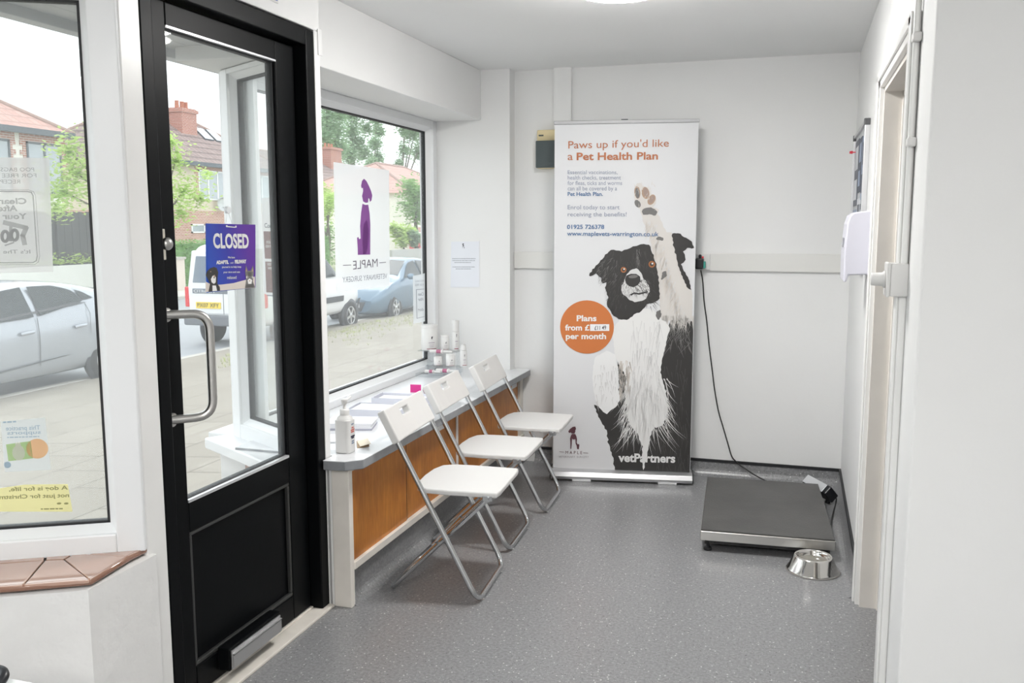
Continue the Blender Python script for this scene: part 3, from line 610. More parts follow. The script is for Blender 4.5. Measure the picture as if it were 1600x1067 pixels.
tx_part('body_text', [("Enrol today to start", (887, 327), (968, 327), 6.6), ("receiving the benefits!", (887, 338), (979, 338), 6.6)], GRB, bn, tp)
tx_part('contact_text', [("Pet Health Plan.", (887, 306), (942, 306), 6, .02)], BLU, bn, tp)
tx_part('contact_text', [("01925 726378", (886, 357.5), (944, 357.5), 6.5, .02), ("www.maplevets-warrington.co.uk", (886, 368), (1029, 369), 6.6, .012)], BLU, bn, tp)
f = MB(); c = on(917, 511, BP+BN*.003, BN); R_ = (on(959, 511, BP+BN*.003, BN)-on(875, 511, BP+BN*.003, BN)).length/2; f.ell(c, BU*R_, u3*R_, 0, 48); rd = f.build('price_roundel', ORG, bn)
rp = (BP+BN*.0036, BN)
tx_part('roundel_text', [("Plans", (901, 501.5), (932, 501.5), 9, .03)], mat('print_white', None), rd, rp)
tx_part('roundel_text', [("from £", (883, 516), (921, 516), 9, .03)], mat('print_white', None), rd, rp)
tx_part('roundel_text', [("per month", (884, 529.5), (947, 529.5), 9, .03)], mat('print_white', None), rd, rp)
st = MB().poly([on(*q, *rp) for q in ((922, 517), (952, 517), (952, 506.5), (922, 506.5))]).build('price_sticker', PAPER, rd)
f = MB(); text_px(f, "£11 49", (BP+BN*.0042, BN), (929, 515.5), (947, 515), 6.5, 0, .01); f.build('handwriting', DARKTEXT, rd)
tx_part('partner_logo', [("vetPartners", (966, 721), (1055, 722.5), 13, .035)], mat('print_white', None), bn, tp)
MAR = mat('maroon_ink', rgb('#5d3a42'), .6)
Zl = lambda pts: [(860+x/8.89, 650+y/8.89) for x, y in pts]
LOGO_H = [(250, 210), (270, 180), (310, 150), (345, 145), (357, 180), (345, 195), (347, 215), (335, 240), (295, 240), (285, 225), (262, 235), (250, 220)]
LOGO_B = [(300, 250), (345, 250), (360, 280), (370, 320), (365, 370), (380, 395), (395, 385), (402, 405), (395, 460), (372, 460), (365, 410), (350, 380), (347, 320), (325, 325), (300, 315), (298, 380), (290, 455), (278, 455), (278, 380), (273, 310), (285, 270)]
f = MB()
for P_ in (LOGO_H, LOGO_B): f.poly([on(*q, *tp) for q in Zl(P_)])
for a, c_ in (((125, 492), (190, 497)), ((455, 508), (525, 513))):
    q = Zl([a, c_, (c_[0], c_[1]+6), (a[0], a[1]+6)]); f.poly([on(*k, *tp) for k in q])
text_px(f, "M A P L E", tp, (883.5, 709), (909.5, 709.5), 4.6)
f.build('surgery_logo', MAR, bn)
tx_part('surgery_name', [("VETERINARY  SURGERY", (873, 715), (920, 715.5), 3.2)], mat('light_grey_ink', rgb('#a9a5a8'), .6), bn, tp)

# ================================================================== FLOOR THINGS
sc0 = [at(1093, 829, 'z', .105), at(1299, 842, 'z', .105), at(1284, 755.5, 'z', .105), at(1106, 746, 'z', .105)]
cen = sum(sc0, Vector())/4; sd = Vector((math.cos(math.radians(3.4)), math.sin(math.radians(3.4)), 0)); sn = Vector((-sd.y, sd.x, 0))
hw = ((sc0[1]-sc0[0]).length+(sc0[2]-sc0[3]).length)/4; hd_ = ((sc0[3]-sc0[0]).length+(sc0[2]-sc0[1]).length)/4
ws = thing('weighing_scale', 'low steel animal weighing platform with a black rubber top', 'scale', (cen.x, cen.y, 0))
ws.rotation_euler = (0, 0, 0)
Oc = Vector((cen.x, cen.y, 0))
RUBM = mat('worn_black_mat', (.075, .073, .07, 1), .5, noise=.25, nscale=6, bump=.15, bscale=120)
MB().bar(Oc, sd, sn, -hw, hw, -hd_, hd_, .055, .100).build('steel_platform', STEEL, ws, bevel=.003)
MB().bar(Oc, sd, sn, -hw+.003, hw-.003, -hd_+.003, hd_-.003, .100, .107).build('rubber_top', RUBM, ws, bevel=.002)
f = MB(); f.bar(Oc, sd, sn, -hw+.06, hw-.06, -hd_+.05, hd_-.05, .025, .055); f.bar(Oc, sd, sn, -hw+.02, -hw+.06, -hd_+.03, hd_-.03, .03, .055); f.bar(Oc, sd, sn, hw-.06, hw-.02, -hd_+.03, hd_-.03, .03, .055); f.build('under_frame', mat('black_steel', (.02, .02, .02, 1), .5), ws)
for a in (-1, 1):
    for c in (-1, 1):
        p = Oc+sd*(a*(hw-.035))+sn*(c*(hd_-.035)); f = MB(); f.lathe([(.001, 0), (.018, 0), (.02, .006), (.016, .014), (.008, .016), (.008, .056), (.001, .056)], p, 18); f.build('foot', RUBBER, ws)
# display unit lying on the floor behind the platform
dA, dB = at(1267, 743, 'z', .125), at(1297, 759, 'z', .108); dc = (dA+dB)/2-Vector((0, 0, .045))
sdp = thing('scale_display', 'small black and silver display unit tilted in the corner behind the scale', 'display', (dc.x, dc.y, 0))
_x = (dB-dA).normalized(); _y = Vector((-.3, -.75, -.75)); _y = (_y-_x*_y.dot(_x)).normalized(); _z = _x.cross(_y); _z = _z if _z.z > 0 else -_z
M = Matrix.Translation(dc) @ Matrix((_x, _y, _z)).transposed().to_4x4()
f = MB(); f.obox(M, .185, .055, .085); f.build('housing', mat('black_plastic', (.012, .013, .016, 1), .35), sdp, bevel=.006)
f = MB(); f.obox(M @ Matrix.Translation((-.012, 0, .0435)), .155, .05, .004); f.build('silver_face', mat('silver_plastic', (.62, .63, .65, 1), .35, metal=.3), sdp, bevel=.002)
f = MB(); f.obox(M @ Matrix.Translation((-.03, .029, -.012)), .10, .003, .04); f.build('circuit_board', mat('green_board', (.02, .07, .045, 1), .5), sdp)
f = MB(); f.cyl(M @ Vector((.05, 0, -.04)), Vector((dc.x+.04, dc.y-.02, .0)), .014, 12); f.cyl(M @ Vector((-.06, 0, -.04)), Vector((dc.x-.06, dc.y+.0, .0)), .010, 12); f.build('stand_stub', RUBBER, sdp)
# its lead to the platform
CABM = mat('black_cable', (.015, .015, .015, 1), .5)
def spline(pts, n=8):
    P_ = [Vector(p) for p in pts]; P_ = [P_[0]*2-P_[1]]+P_+[P_[-1]*2-P_[-2]]; o_ = []
    for i in range(1, len(P_)-2):
        for j in range(n):
            t = j/n; a, b_, c, d = P_[i-1:i+3]
            o_.append(.5*((2*b_)+(c-a)*t+(2*a-5*b_+4*c-d)*t*t+(3*b_-a-3*c+d)*t**3))
    return o_+[P_[-2]]
ll = [dc+Vector((.03, -.03, -.045)), Vector((.25, 5.0, .045)), at(1306, 785, 'z', .006), at(1302, 800, 'z', .006), at(1299, 815, 'z', .02), sc0[1]+Vector((-.0, .12, -.04))]
tag(MB().tube(spline(ll), .0035, 8).build('cable', CABM), 'short black lead from the small display unit to the right side of the scale', 'cable')
# long cable down the wall, plug and socket
wy = YB-.012
sk = thing('wall_socket', 'white plug socket on the trunking right of the tall banner', 'socket', (.0, YB, 1.3))
p = at(1100, 409, 'y', YB-.03); f = MB().box(p.x-.045, p.x+.035, YB-.032, YB-.022, p.z-.048, p.z+.045); f.build('socket_plate', PLASTW, sk, bevel=.003)
f = MB().box(p.x-.012, p.x-.002, YB-.036, YB-.032, p.z+.02, p.z+.032); f.build('red_rocker', mat('red_neon', (.8, .03, .05, 1), .4), sk)
pq = at(1093, 411, 'y', YB-.06)
pg = thing('plug', 'black plug adaptor with a green patch in the wall socket', 'plug', (pq.x, YB-.04, pq.z))
f = MB().box(pq.x-.024, pq.x+.024, YB-.085, YB-.033, pq.z-.035, pq.z+.028); f.box(pq.x-.008, pq.x+.010, YB-.06, YB-.033, pq.z+.028, pq.z+.05); f.build('plug_body', mat('black_plastic', None), pg, bevel=.008)
f = MB().box(pq.x+.02, pq.x+.034, YB-.07, YB-.033, pq.z-.03, pq.z+.01); f.build('green_label', mat('teal_plastic', (.05, .35, .28, 1), .4), pg, bevel=.003)
px_ = [(1095, 422), (1098, 440), (1100, 470), (1104, 500), (1108, 540), (1113, 580), (1116, 605), (1122, 640), (1130, 668), (1137, 692), (1143, 712)]
pts = [at(x, y, 'y', YB-.03 if i == 0 else YB-.016) for i, (x, y) in enumerate(px_)]
pts += [at(1149, 720, 'y', YB-.018), at(1158, 728, 'y', YB-.018), at(1176, 740, 'y', YB-.045), at(1190, 748, 'y', YB-.11), at(1200, 753, 'y', YB-.2)]
tag(MB().tube(spline(pts), .0038, 8).build('cable', CABM), 'long thin black cable hanging down the back wall from the plug to the floor', 'cable')
# bowl
bc = at(1270, 891, 'z', 0); bl = thing('dog_bowl', 'round stainless steel dog bowl of water on the floor', 'bowl', tuple(bc))
STB = mat('polished_steel', (.68, .66, .63, 1), .14, metal=1)
MB().lathe([(.112, .002), (.114, .005), (.111, .010), (.104, .016), (.082, .064), (.079, .068), (.074, .0695), (.069, .066), (.066, .055), (.058, .026), (.045, .018), (.001, .017)], tuple(bc), 48).build('bowl_body', STB, bl)
MB().lathe([(.113, 0), (.1155, .003), (.113, .006), (.108, .004)], tuple(bc), 48).build('rubber_ring', mat('grey_rubber', (.35, .33, .31, 1), .6), bl)
MB().ell(bc+u3*.046, (.0632, 0, 0), (0, .0632, 0), 0, 40).build('water', mat('water', (.22, .21, .18, 1), .03, spec=.8), bl)

# ================================================================== WALL THINGS
# consumer unit beside the banner
q0, q1 = at(838.5, 203, 'y', 5.33), at(838.5, 262.5, 'y', 5.33)
fb = thing('fuse_box', 'cream fuse box with dark grey cover high on the back wall beside the banner', 'fuse box', (q0.x+.09, YB, q1.z))
MB().box(q0.x, q0.x+.19, 5.335, YB, q1.z-.003, q0.z).build('housing', mat('cream_plastic', rgb('#e0cfa4'), .45), fb, bevel=.006)
zc = at(838, 220, 'y', 5.32).z
MB().box(q0.x-.002, q0.x+.19, 5.312, 5.336, q1.z, zc).build('cover', mat('slate_plastic', rgb('#4a5354'), .35), fb, bevel=.005)
f = MB().box(q0.x+.012, q0.x+.042, 5.331, 5.335, zc+.028, zc+.036); f.build('maker_badge', mat('slate_plastic', None), fb, bevel=.001)
# notice sheet on the pier
q = [at(*k, 'y', 5.2985) for k in ((704, 449), (749, 448.5), (749, 377), (705, 377.5))]
ns = thing('notice_sheet', 'white printed notice sheet taped to the pier right of the window', 'notice', tuple(q[0]))
f = MB().add([p for p in q]+[p+Vector((0, -.001, 0)) for p in q], [(0, 1, 2, 3), (4, 5, 6, 7), (0, 1, 5, 4), (1, 2, 6, 5), (2, 3, 7, 6), (3, 0, 4, 7)]); f.build('sheet', mat('notice_paper', (.76, .78, .83, 1), .6), ns)
f = MB()
def rowtext(f, x0, x1, y, pl, s):
    marks_px(f, pl, (x0, y), (x1, y), .9, int(y*7))
np_ = (Vector((0, 5.2970, 0)), Vector((0, -1, 0)))
for y, s, a, c_ in ((404.5, '', 706.5, 743), (407.5, '', 706.5, 742), (410.5, '', 710, 736), (417.5, '', 707, 742), (420.5, '', 712, 736)): rowtext(f, a, c_, y, np_, s)
f.build('lettering', GREYTEXT, ns)
f = MB(); f.poly([on(724+(x-325)/40, 384+(y-300)/40, *np_) for x, y in LOGO_H]); f.poly([on(724+(x-325)/40, 384+(y-300)/40, *np_) for x, y in LOGO_B]); f.build('logo', DARKTEXT, ns)
# paper towel dispenser on the right wall
y0, y1 = 3.88, 4.17; zt, zb, zl = 1.555, 1.30, 1.272
pd = thing('towel_dispenser', 'white paper towel dispenser on the right wall before the doorway', 'dispenser', (XR, 4.0, zb))
X0 = .186
prof = [(XR, zb+.004), (X0+.02, zb), (X0+.012, zl), (X0, zl), (X0-.001, zt-.16), (X0+.006, zt-.05), (X0+.016, zt-.014), (X0+.03, zt-.003), (XR, zt+.008)]
MB().prism([(x, y0, z) for x, z in prof], (0, y1-y0, 0)).build('cover', mat('lilac_white_plastic', (.60, .595, .665, 1), .35), pd, bevel=.008)
f = MB().box(X0-.004, X0+.002, y0+.10, y0+.16, zt-.145, zt-.105); f.build('lock_window', mat('grey_plastic', (.3, .3, .33, 1), .4), pd, bevel=.003)
# notice board
nb = thing('notice_board', 'dark framed notice board with leaflets on the right wall above the towel dispenser', 'notice board', (XR, 4.6, 1.4))
ya, yb, za, zb2 = 4.37, 5.18, 1.30, 1.955
MB().box(XR-.012, XR, ya, yb, za, zb2).build('board', mat('board_grey', (.55, .56, .58, 1), .7), nb)
f = MB(); f.box(XR-.024, XR, ya-.012, yb+.012, zb2, zb2+.016); f.box(XR-.024, XR, ya-.012, yb+.012, za-.016, za); f.box(XR-.024, XR, ya-.014, ya, za, zb2); f.box(XR-.024, XR, yb, yb+.014, za, zb2); f.build('board_frame', ALU, nb, bevel=.003)
f = MB()
for yy in (ya-.016, yb-.008):
    f.box(XR-.027, XR, yy, yy+.03, zb2-.012, zb2+.018)
f.build('corner_cap', mat('dark_grey_plastic', (.09, .09, .095, 1), .4), nb, bevel=.003)
rr = random.Random(4)
cols = [mat('leaflet_slate', (.10, .11, .14, 1), .5), mat('leaflet_blue', (.30, .36, .48, 1), .5), mat('leaflet_pale', (.68, .69, .72, 1), .5), mat('leaflet_navy', (.05, .06, .09, 1), .5)]
k = 0
for yy, zz, w_, h_, c_ in ((4.40, 1.62, .19, .29, 1), (4.40, 1.33, .19, .27, 0), (4.62, 1.66, .20, .26, 3), (4.61, 1.34, .2, .29, 2), (4.85, 1.60, .28, .33, 0), (4.85, 1.32, .28, .26, 1)):
    f = MB().box(XR-.0155, XR-.0125, yy, yy+w_, zz, zz+h_); f.box(XR-.0165, XR-.0155, yy+.02, yy+w_-.05, zz+h_*.55, zz+h_*.9, 1); f.box(XR-.0165, XR-.0155, yy+.05, yy+w_-.02, zz+.03, zz+h_*.4, 1)
    places = ['near end upper', 'near end lower', 'middle upper', 'middle lower', 'far end upper', 'far end lower']
    tag(f.build('leaflet', [cols[c_], cols[(c_+2) % 4]]), ['blue leaflet with pale blocks pinned at the top near corner of the notice board', 'slate leaflet pinned below the blue one at the near side of the notice board', 'navy leaflet pinned at the top middle of the notice board', 'pale leaflet pinned at the bottom middle of the notice board', 'wide slate leaflet pinned at the top far side of the notice board', 'wide blue leaflet pinned at the bottom far side of the notice board'][k], 'leaflet', 'leaflets on the notice board'); k += 1
pp = Vector((XR-.0165, 5.10, 1.88)); pn = thing('push_pin', 'red push pin sticking out of the notice board', 'pin', tuple(pp))
f = MB(); f.cyl(pp, pp-Vector((.018, 0, 0)), .003, 10); f.cyl(pp-Vector((.014, 0, 0)), pp-Vector((.03, 0, 0)), .008, 12, 0, .006); f.build('pin_head', mat('red_plastic', (.75, .03, .06, 1), .35), pn)
# dial switch box and conduit beside the doorway
th_ = thing('dial_switch', 'white wall mounted dial switch box on the wall beside the doorway', 'switch', (XR, 2.47, 1.34))
ZX = XR-.045; yb0 = .293/.1217*1.0
p0, p1 = at(1421, 412, 'x', XR), at(1421, 466, 'x', XR); yn = p0.y
MB().box(ZX, XR, yn, yn+.085, p1.z, p0.z).build('back_box', PLASTW, th_, bevel=.003)
MB().box(ZX-.010, ZX, yn-.002, yn+.087, p1.z-.002, p0.z+.002).build('face_plate', PLASTW, th_, bevel=.004)
zc_ = (p0.z+p1.z)/2
MB().lathe([(.001, 0), (.024, 0), (.024, .004), (.019, .008), (.018, .034), (.016, .037), (.001, .037)], seg=28, M=Matrix.Translation((ZX-.010, yn+.043, zc_)) @ Matrix.Rotation(-PI/2, 4, 'Y')).build('dial', PLASTW, th_)
cdt = thing('cable_conduit', 'thin white conduit running up the wall from the dial switch', 'conduit', (XR, 2.5, 1.4))
cy_ = yn+.012
MB().cyl((XR-.012, cy_, p0.z), (XR-.012, cy_, ZC), .009, 14).build('pipe', GLOSSW, cdt)
f = MB()
for z in (1.72, 1.99): MB().box(XR-.024, XR, cy_-.03, cy_+.03, z-.012, z+.012).build('saddle_clip', PLASTW, cdt, bevel=.005)
# small blue sign over the door
q = at(433, 1.5, 'x', XD+.002); bs = thing('wall_sign', 'blue square safety sign with white border above the black door', 'sign', (XD, q.y-.07, q.z))
MB().box(XD, XD+.003, q.y-.19, q.y+.006, q.z-.008, q.z+.16).build('sign_plate', PLASTW, bs, bevel=.001)
MB().box(XD+.003, XD+.0036, q.y-.18, q.y, q.z, q.z+.15).build('blue_field', mat('sign_blue', rgb('#1d5fb4'), .4), bs)
# peeling lump on the post corner
p = at(500, 68, 'x', XD); tag(MB().box(XD, XD+.004, p.y-.02, p.y+.012, p.z-.045, p.z+.05).build('plaster_patch', WALL, bevel=.004), 'small filled plaster patch at the top of the post right of the black door', 'plaster patch', kind='structure')

# ================================================================== THINGS ON THE COUNTER
def rbox(mb, c, sx_, sy, z0, z1, r, m=0, k=5):
    pts = []
    for (a, b_) in ((1, 1), (-1, 1), (-1, -1), (1, -1)):
        for j in range(k+1):
            an = math.atan2(b_, a)-PI/4+PI/2*j/k; pts.append((c[0]+a*(sx_/2-r)+r*math.cos(an), c[1]+b_*(sy/2-r)+r*math.sin(an)))
    mb.prism([(x, y, z0) for x, y in pts], (0, 0, z1-z0), m); return pts
p = at(540, 706, 'z', CT); q = Vector((p.x, p.y, CT))
hs = thing('hand_sanitiser', 'white pump bottle of hand sanitiser on the near end of the counter', 'bottle', tuple(q))
f = MB(); rbox(f, (q.x, q.y), .066, .062, CT+.0006, CT+.135, .014); f.lathe([(.033, .132), (.03, .142), (.018, .152), (.0165, .156)], (q.x, q.y, CT), 24); f.build('bottle_body', PLASTW, hs, bevel=.004)
f = MB(); f.lathe([(.019, .152), (.0195, .172), (.016, .176), (.007, .177)], (q.x, q.y, CT), 24); f.lathe([(.0065, .172), (.0065, .200), (.001, .200)], (q.x, q.y, CT), 14); f.build('collar', PLASTW, hs)
f = MB(); f.lathe([(.010, .196), (.014, .212), (.013, .217), (.001, .218)], (q.x, q.y, CT), 16); f.obox(Matrix.Translation((q.x+.004, q.y+.018, CT+.213)) @ Matrix.Rotation(.25, 4, 'X'), .014, .052, .008); f.build('pump_head', PLASTW, hs, bevel=.003)
f = MB(); X = q.x+.0335
for z, w_, m_ in ((.114, .018, 0), (.100, .016, 1), (.091, .03, 1), (.083, .026, 1), (.064, .032, 2), (.058, .02, 2), (.045, .018, 0), (.037, .02, 0)):
    f.box(X, X+.0006, q.y-w_/2, q.y+w_/2, CT+z, CT+z+(.005 if m_ != 2 else .007), m_)
f.build('label_print', [mat('slate_ink', (.2, .25, .35, 1), .6), mat('red_ink', (.55, .12, .1, 1), .6), mat('navy_ink', (.05, .05, .08, 1), .6)], hs)
p = at(567, 696, 'z', CT); cc = thing('folded_card', 'small folded brown and cream card lying behind the sanitiser bottle', 'card', tuple(p))
MB().obox(Matrix.Translation(p+Vector((0, 0, .008))) @ Euler((.12, -.1, .5)).to_matrix().to_4x4(), .05, .085, .0012).build('front_leaf', mat('brown_card', rgb('#9a8163'), .5), cc)
MB().obox(Matrix.Translation(p+Vector((.004, .002, .013))) @ Euler((.05, -.22, .62)).to_matrix().to_4x4(), .045, .08, .0012).build('back_leaf', mat('cream_card', rgb('#d8cdb8'), .5), cc)
ENV = mat('grey_white_box', (.66, .67, .74, 1), .6)
def stack(name, lab, cat, c, sx_, sy, h, rot, mats, g=None, sheets=3):
    M = Matrix.Translation((c[0], c[1], CT)) @ Matrix.Rotation(rot, 4, 'Z'); f = MB(); r = random.Random(int(c[1]*1000)); z = .0008
    for i in range(sheets):
        t = (h-.001)/sheets; f.obox(M @ Matrix.Translation((r.uniform(-.004, .004), r.uniform(-.004, .004), z+t/2)), sx_, sy, t*.93, i == 0 and len(mats) > 1); z += t
    return tag(f.build(name, mats), lab, cat, g)
LEAF = mat('leaflet_white', (.80, .80, .83, 1), .5); LEAF2 = mat('leaflet_edge', (.45, .45, .53, 1), .6)
stack('paper_stack', 'thick stack of white leaflets in front, just behind the pump bottle', 'papers', (-1.885, 3.56), .21, .15, .032, .28, [LEAF, LEAF2], 'leaflet stacks on the counter', 4)
stack('paper_stack', 'low stack of white leaflets by the window frame behind the pump bottle', 'papers', (-2.088, 3.50), .13, .20, .022, .1, [LEAF, LEAF2], 'leaflet stacks on the counter', 3)
stack('paper_stack', 'single thin sheet of paper under the pump bottle spout on the counter', 'papers', (-1.87, 3.32), .21, .14, .006, .35, [LEAF], 'leaflet stacks on the counter', 1)
def tray(lab, c, sx_, sy, h, rot, fill):
    M = Matrix.Translation((c[0], c[1], CT)) @ Matrix.Rotation(rot, 4, 'Z'); t = thing('leaflet_tray', lab, 'tray', (c[0], c[1], CT), 'open leaflet trays on the counter')
    f = MB(); B = lambda x, y, z, a, b_, c__: f.obox(M @ Matrix.Translation((x, y, z)), a, b_, c__)
    B(0, 0, .002, sx_, sy, .003); B(0, -sy/2, h/2, sx_, .003, h-.001); B(0, sy/2, h/2, sx_, .003, h-.001); B(-sx_/2, 0, h/2, .003, sy, h-.001); B(sx_/2, 0, h/2, .003, sy, h-.001); f.build('tray_box', ENV, t)
    g = MB()
    for i in range(3): g.obox(M @ Matrix.Translation((.004*i-.004, .004, .006+i*fill/3+fill/6)), sx_-.02, sy-.02, fill/3*.95)
    tag(g.build('leaflets', LEAF), 'white sheets in the leaflet tray '+('with' if 'at its' in lab else 'without')+' the pink card', 'papers'); return t
tray('grey white open leaflet tray nearer the pump bottle, without the pink card', (-1.895, 3.86), .26, .17, .035, .12, .025)
tray('grey white open tray behind the first tray, with a pink card at its right end', (-1.89, 4.12), .27, .15, .04, .1, .022)
p = at(653, 606, 'z', CT+.02); M = Matrix.Translation((p.x, p.y-.03, CT+.022)) @ Euler((0, 0, .12)).to_matrix().to_4x4()
tag(MB().obox(M, .06, .004, .043).build('pink_card', mat('magenta_card', rgb('#d0348a'), .5)), 'bright pink card standing at the end of the leaflet tray behind the first chair', 'card')
p = at(664, 618, 'z', CT)
stack('paper_stack', 'loose maroon and white leaflets right of the pink card', 'papers', (p.x+.02, p.y+.1), .12, .16, .008, .5, [LEAF, mat('maroon_leaflet', rgb('#7a3150'), .5)], 'leaflet stacks on the counter', 2)
# acrylic stand with product bottles
ACR = glassmat('clear_acrylic', (.96, .97, .975, 1), .8, .04)
stc = Vector((-2.045, 5.0, CT))
ast = thing('acrylic_stand', 'clear acrylic stepped stand for white bottles at the far end of the counter', 'display stand', tuple(stc))
TA, TB, TC = (4.925, .625), (4.985, .665), (5.085, .742)
for (y_, z_), ya_, yb_, xa_, xb_ in ((TA, 4.885, 4.955, -2.15, -1.93), (TB, 4.957, 5.028, -2.115, -1.885), (TC, 5.03, 5.15, -2.20, -1.945)):
    f = MB(); f.box(xa_, xb_, ya_, yb_, z_-.0045, z_-.0005)
    if z_ < .73: f.box(xa_, xb_, ya_, ya_+.003, CT+.001, z_-.005)
    else:
        f.box(xa_+.06, xa_+.063, ya_+.01, yb_, CT+.001, z_-.005); f.box(xb_-.003, xb_, ya_+.01, yb_, CT+.001, z_-.005)
    f.build('shelf', ACR, ast)
LABM = mat('pale_label_ink', (.42, .36, .42, 1), .6); MARB = mat('maroon_band', rgb('#8e3a55'), .5)
def product(px, pybot, pytop, r, tier, kind, lab, dy=0):
    p = at(px, pybot, 'y', tier[0]+dy); zbase = tier[1]; p.z = zbase; h = at(px, pytop, 'y', p.y).z-zbase
    t = thing('product_bottle', lab, 'bottle', (p.x, p.y, zbase), 'white and maroon product bottles on the acrylic stand')
    z0 = .0008
    if kind == 'tub': prof = [(.001, z0), (r*.97, z0), (r, .004), (r, h*.86), (r*.96, h*.87)]; cap = [(r*1.0, h*.87), (r*1.0, h*.985), (r*.95, h), (.001, h)]
    elif kind == 'tall': prof = [(.001, z0), (r*.97, z0), (r, .004), (r, h*.62), (r*.96, h*.625)]; cap = [(r, h*.63), (r, h*.985), (r*.92, h), (.001, h)]
    else: prof = [(.001, z0), (r*.97, z0), (r, .004), (r, h*.66), (r*.85, h*.74)]; cap = [(r*.84, h*.75), (r*.7, h*.92), (r*.5, h), (.001, h)]
    MB().lathe(prof, (p.x, p.y, zbase), 24).build('bottle_body', PLASTW, t); MB().lathe(cap, (p.x, p.y, zbase), 24).build('cap', PLASTW, t)
    rr_ = r*1.006; f = MB(); d0 = math.atan2(-p.y, -p.x)+.25
    def patch(a0, a1, zz0, zz1, m):
        n = 8; v = []
        for i in range(n+1):
            a = d0+a0+(a1-a0)*i/n; v += [(p.x+rr_*math.cos(a), p.y+rr_*math.sin(a), zbase+zz0), (p.x+rr_*math.cos(a), p.y+rr_*math.sin(a), zbase+zz1)]
        f.add(v, [(2*i, 2*i+2, 2*i+3, 2*i+1) for i in range(n)], m)
    patch(-.6, .6, h*.06, h*.085, 1)
    patch(-.38, .38, h*.30, h*.33, 0); patch(-.3, .3, h*.22, h*.236, 0); patch(-.25, .25, h*.155, h*.168, 0)
    patch(-.05, .08, h*.46, h*.54, 2); patch(-.02, .14, h*.52, h*.56, 2)
    f.build('label_print', [LABM, MARB, DARKTEXT], t)
product(671.5, 546, 507, .052, TC, 'tub', 'large white tub, biggest of the products, at the left of the stand')
product(695, 543, 523, .029, TC, 'tub', 'medium white tub behind, between the large tub and the tall bottle', .015)
product(712, 545, 500.5, .0225, TC, 'tall', 'tall slim white bottle standing highest on the stand', .015)
product(724.5, 568, 538, .022, TB, 'pump', 'short white bottle with tapered cap at the right end of the stand')
product(684.5, 571, 557, .026, TB, 'tub', 'small white jar on the middle step at the left')
product(704, 566, 553, .028, TB, 'tub', 'small white jar on the middle step between the other jar and the tapered bottle')
def tubeprod(a, b_, tier, y_, r, lab):
    A = at(*a, 'y', y_); B = at(*b_, 'y', y_); A.z = B.z = tier[1]+r*1.26+.0005; t = thing('syringe_tube', lab, 'tube', tuple(A), 'white tubes lying on the acrylic stand'); d = (B-A)
    MB().cyl(A, A+d*.55, r, 16).build('barrel', PLASTW, t); f = MB().cyl(A+d*.55, A+d*.58, r*1.25, 16); f.cyl(A+d*.58, B, r*.7, 14); f.build('plunger', PLASTW, t)
    f = MB(); f.cyl(A+d*.3, A+d*.5, r*1.01, 16); f.build('pink_label', mat('pink_print', rgb('#b06a86'), .6), t)
tubeprod((672, 554), (707, 548), (0, .728), 5.022, .0115, 'white tube with pink label lying across the stand in front of the large tub')
tubeprod((664, 582), (688, 576), TA, 4.902, .010, 'white tube lying foremost at the left end of the lowest step')
tubeprod((682, 580), (716, 573), TA, 4.935, .012, 'white tube with pink label lying on the lowest step below the jars')

# ================================================================== SIGNS ON THE GLASS
sp = (Vector((-1.775, 0, 0)), Vector((1, 0, 0)))
sgx = lambda px, py, l=0: on(px, py, Vector((-1.775+l, 0, 0)), Vector((1, 0, 0)))
sg = thing('closed_sign', 'blue and purple CLOSED sign hanging on the glass of the black door', 'sign', tuple(sgx(360, 456)))
m = mat('blue_purple_print', (.1, .1, .4, 1), .4); N, L, bb = nodes_of(m); tc = N.new('ShaderNodeTexCoord')
mp = N.new('ShaderNodeMapping'); mp.vector_type = 'TEXTURE'; rp_ = N.new('ShaderNodeValToRGB'); sxx = N.new('ShaderNodeSeparateXYZ')
L.new(tc.outputs['Generated'], sxx.inputs[0]); ad = N.new('ShaderNodeMath'); ad.operation = 'MULTIPLY_ADD'; ad.inputs[1].default_value = .25; L.new(sxx.outputs[2], ad.inputs[0]); L.new(sxx.outputs[1], ad.inputs[2]); L.new(ad.outputs[0], rp_.inputs[0]); L.new(rp_.outputs[0], bb.inputs['Base Color'])
e_ = rp_.color_ramp.elements; e_[0].position = .05; e_[0].color = rgb('#0d4bb0'); e_[1].position = 1.0; e_[1].color = rgb('#54208c'); e2 = e_.new(.55); e2.color = rgb('#2b2f98')
cr = [(321, 349), (398, 351), (398, 449.5), (322, 457)]
f = MB(); a = [sgx(*k) for k in cr]; f.add(a+[k+Vector((.003, 0, 0)) for k in a], [(3, 2, 1, 0), (4, 5, 6, 7), (0, 1, 5, 4), (1, 2, 6, 5), (2, 3, 7, 6), (3, 0, 4, 7)]); f.build('sign_board', m, sg)
F5 = lambda pts: [(310+x/8.21, 340+y/8.21) for x, y in pts]
f = MB(); f.poly([sgx(*k, .0034) for k in F5([(92, 955), (92, 820), (180, 865), (300, 858), (450, 840), (560, 810), (640, 790), (724, 755), (726, 900), (560, 912), (300, 935)])]); f.build('cream_wave', mat('cream_print', rgb('#cfc6be'), .5), sg)
lp = lambda l: (Vector((-1.775+l, 0, 0)), Vector((1, 0, 0)))
f = MB(); text_px(f, 'CLOSED', lp(.0038), (333.5, 387), (389, 387), 23, 0, .035); f.build('heading', PLASTW, sg)
f = MB(); 
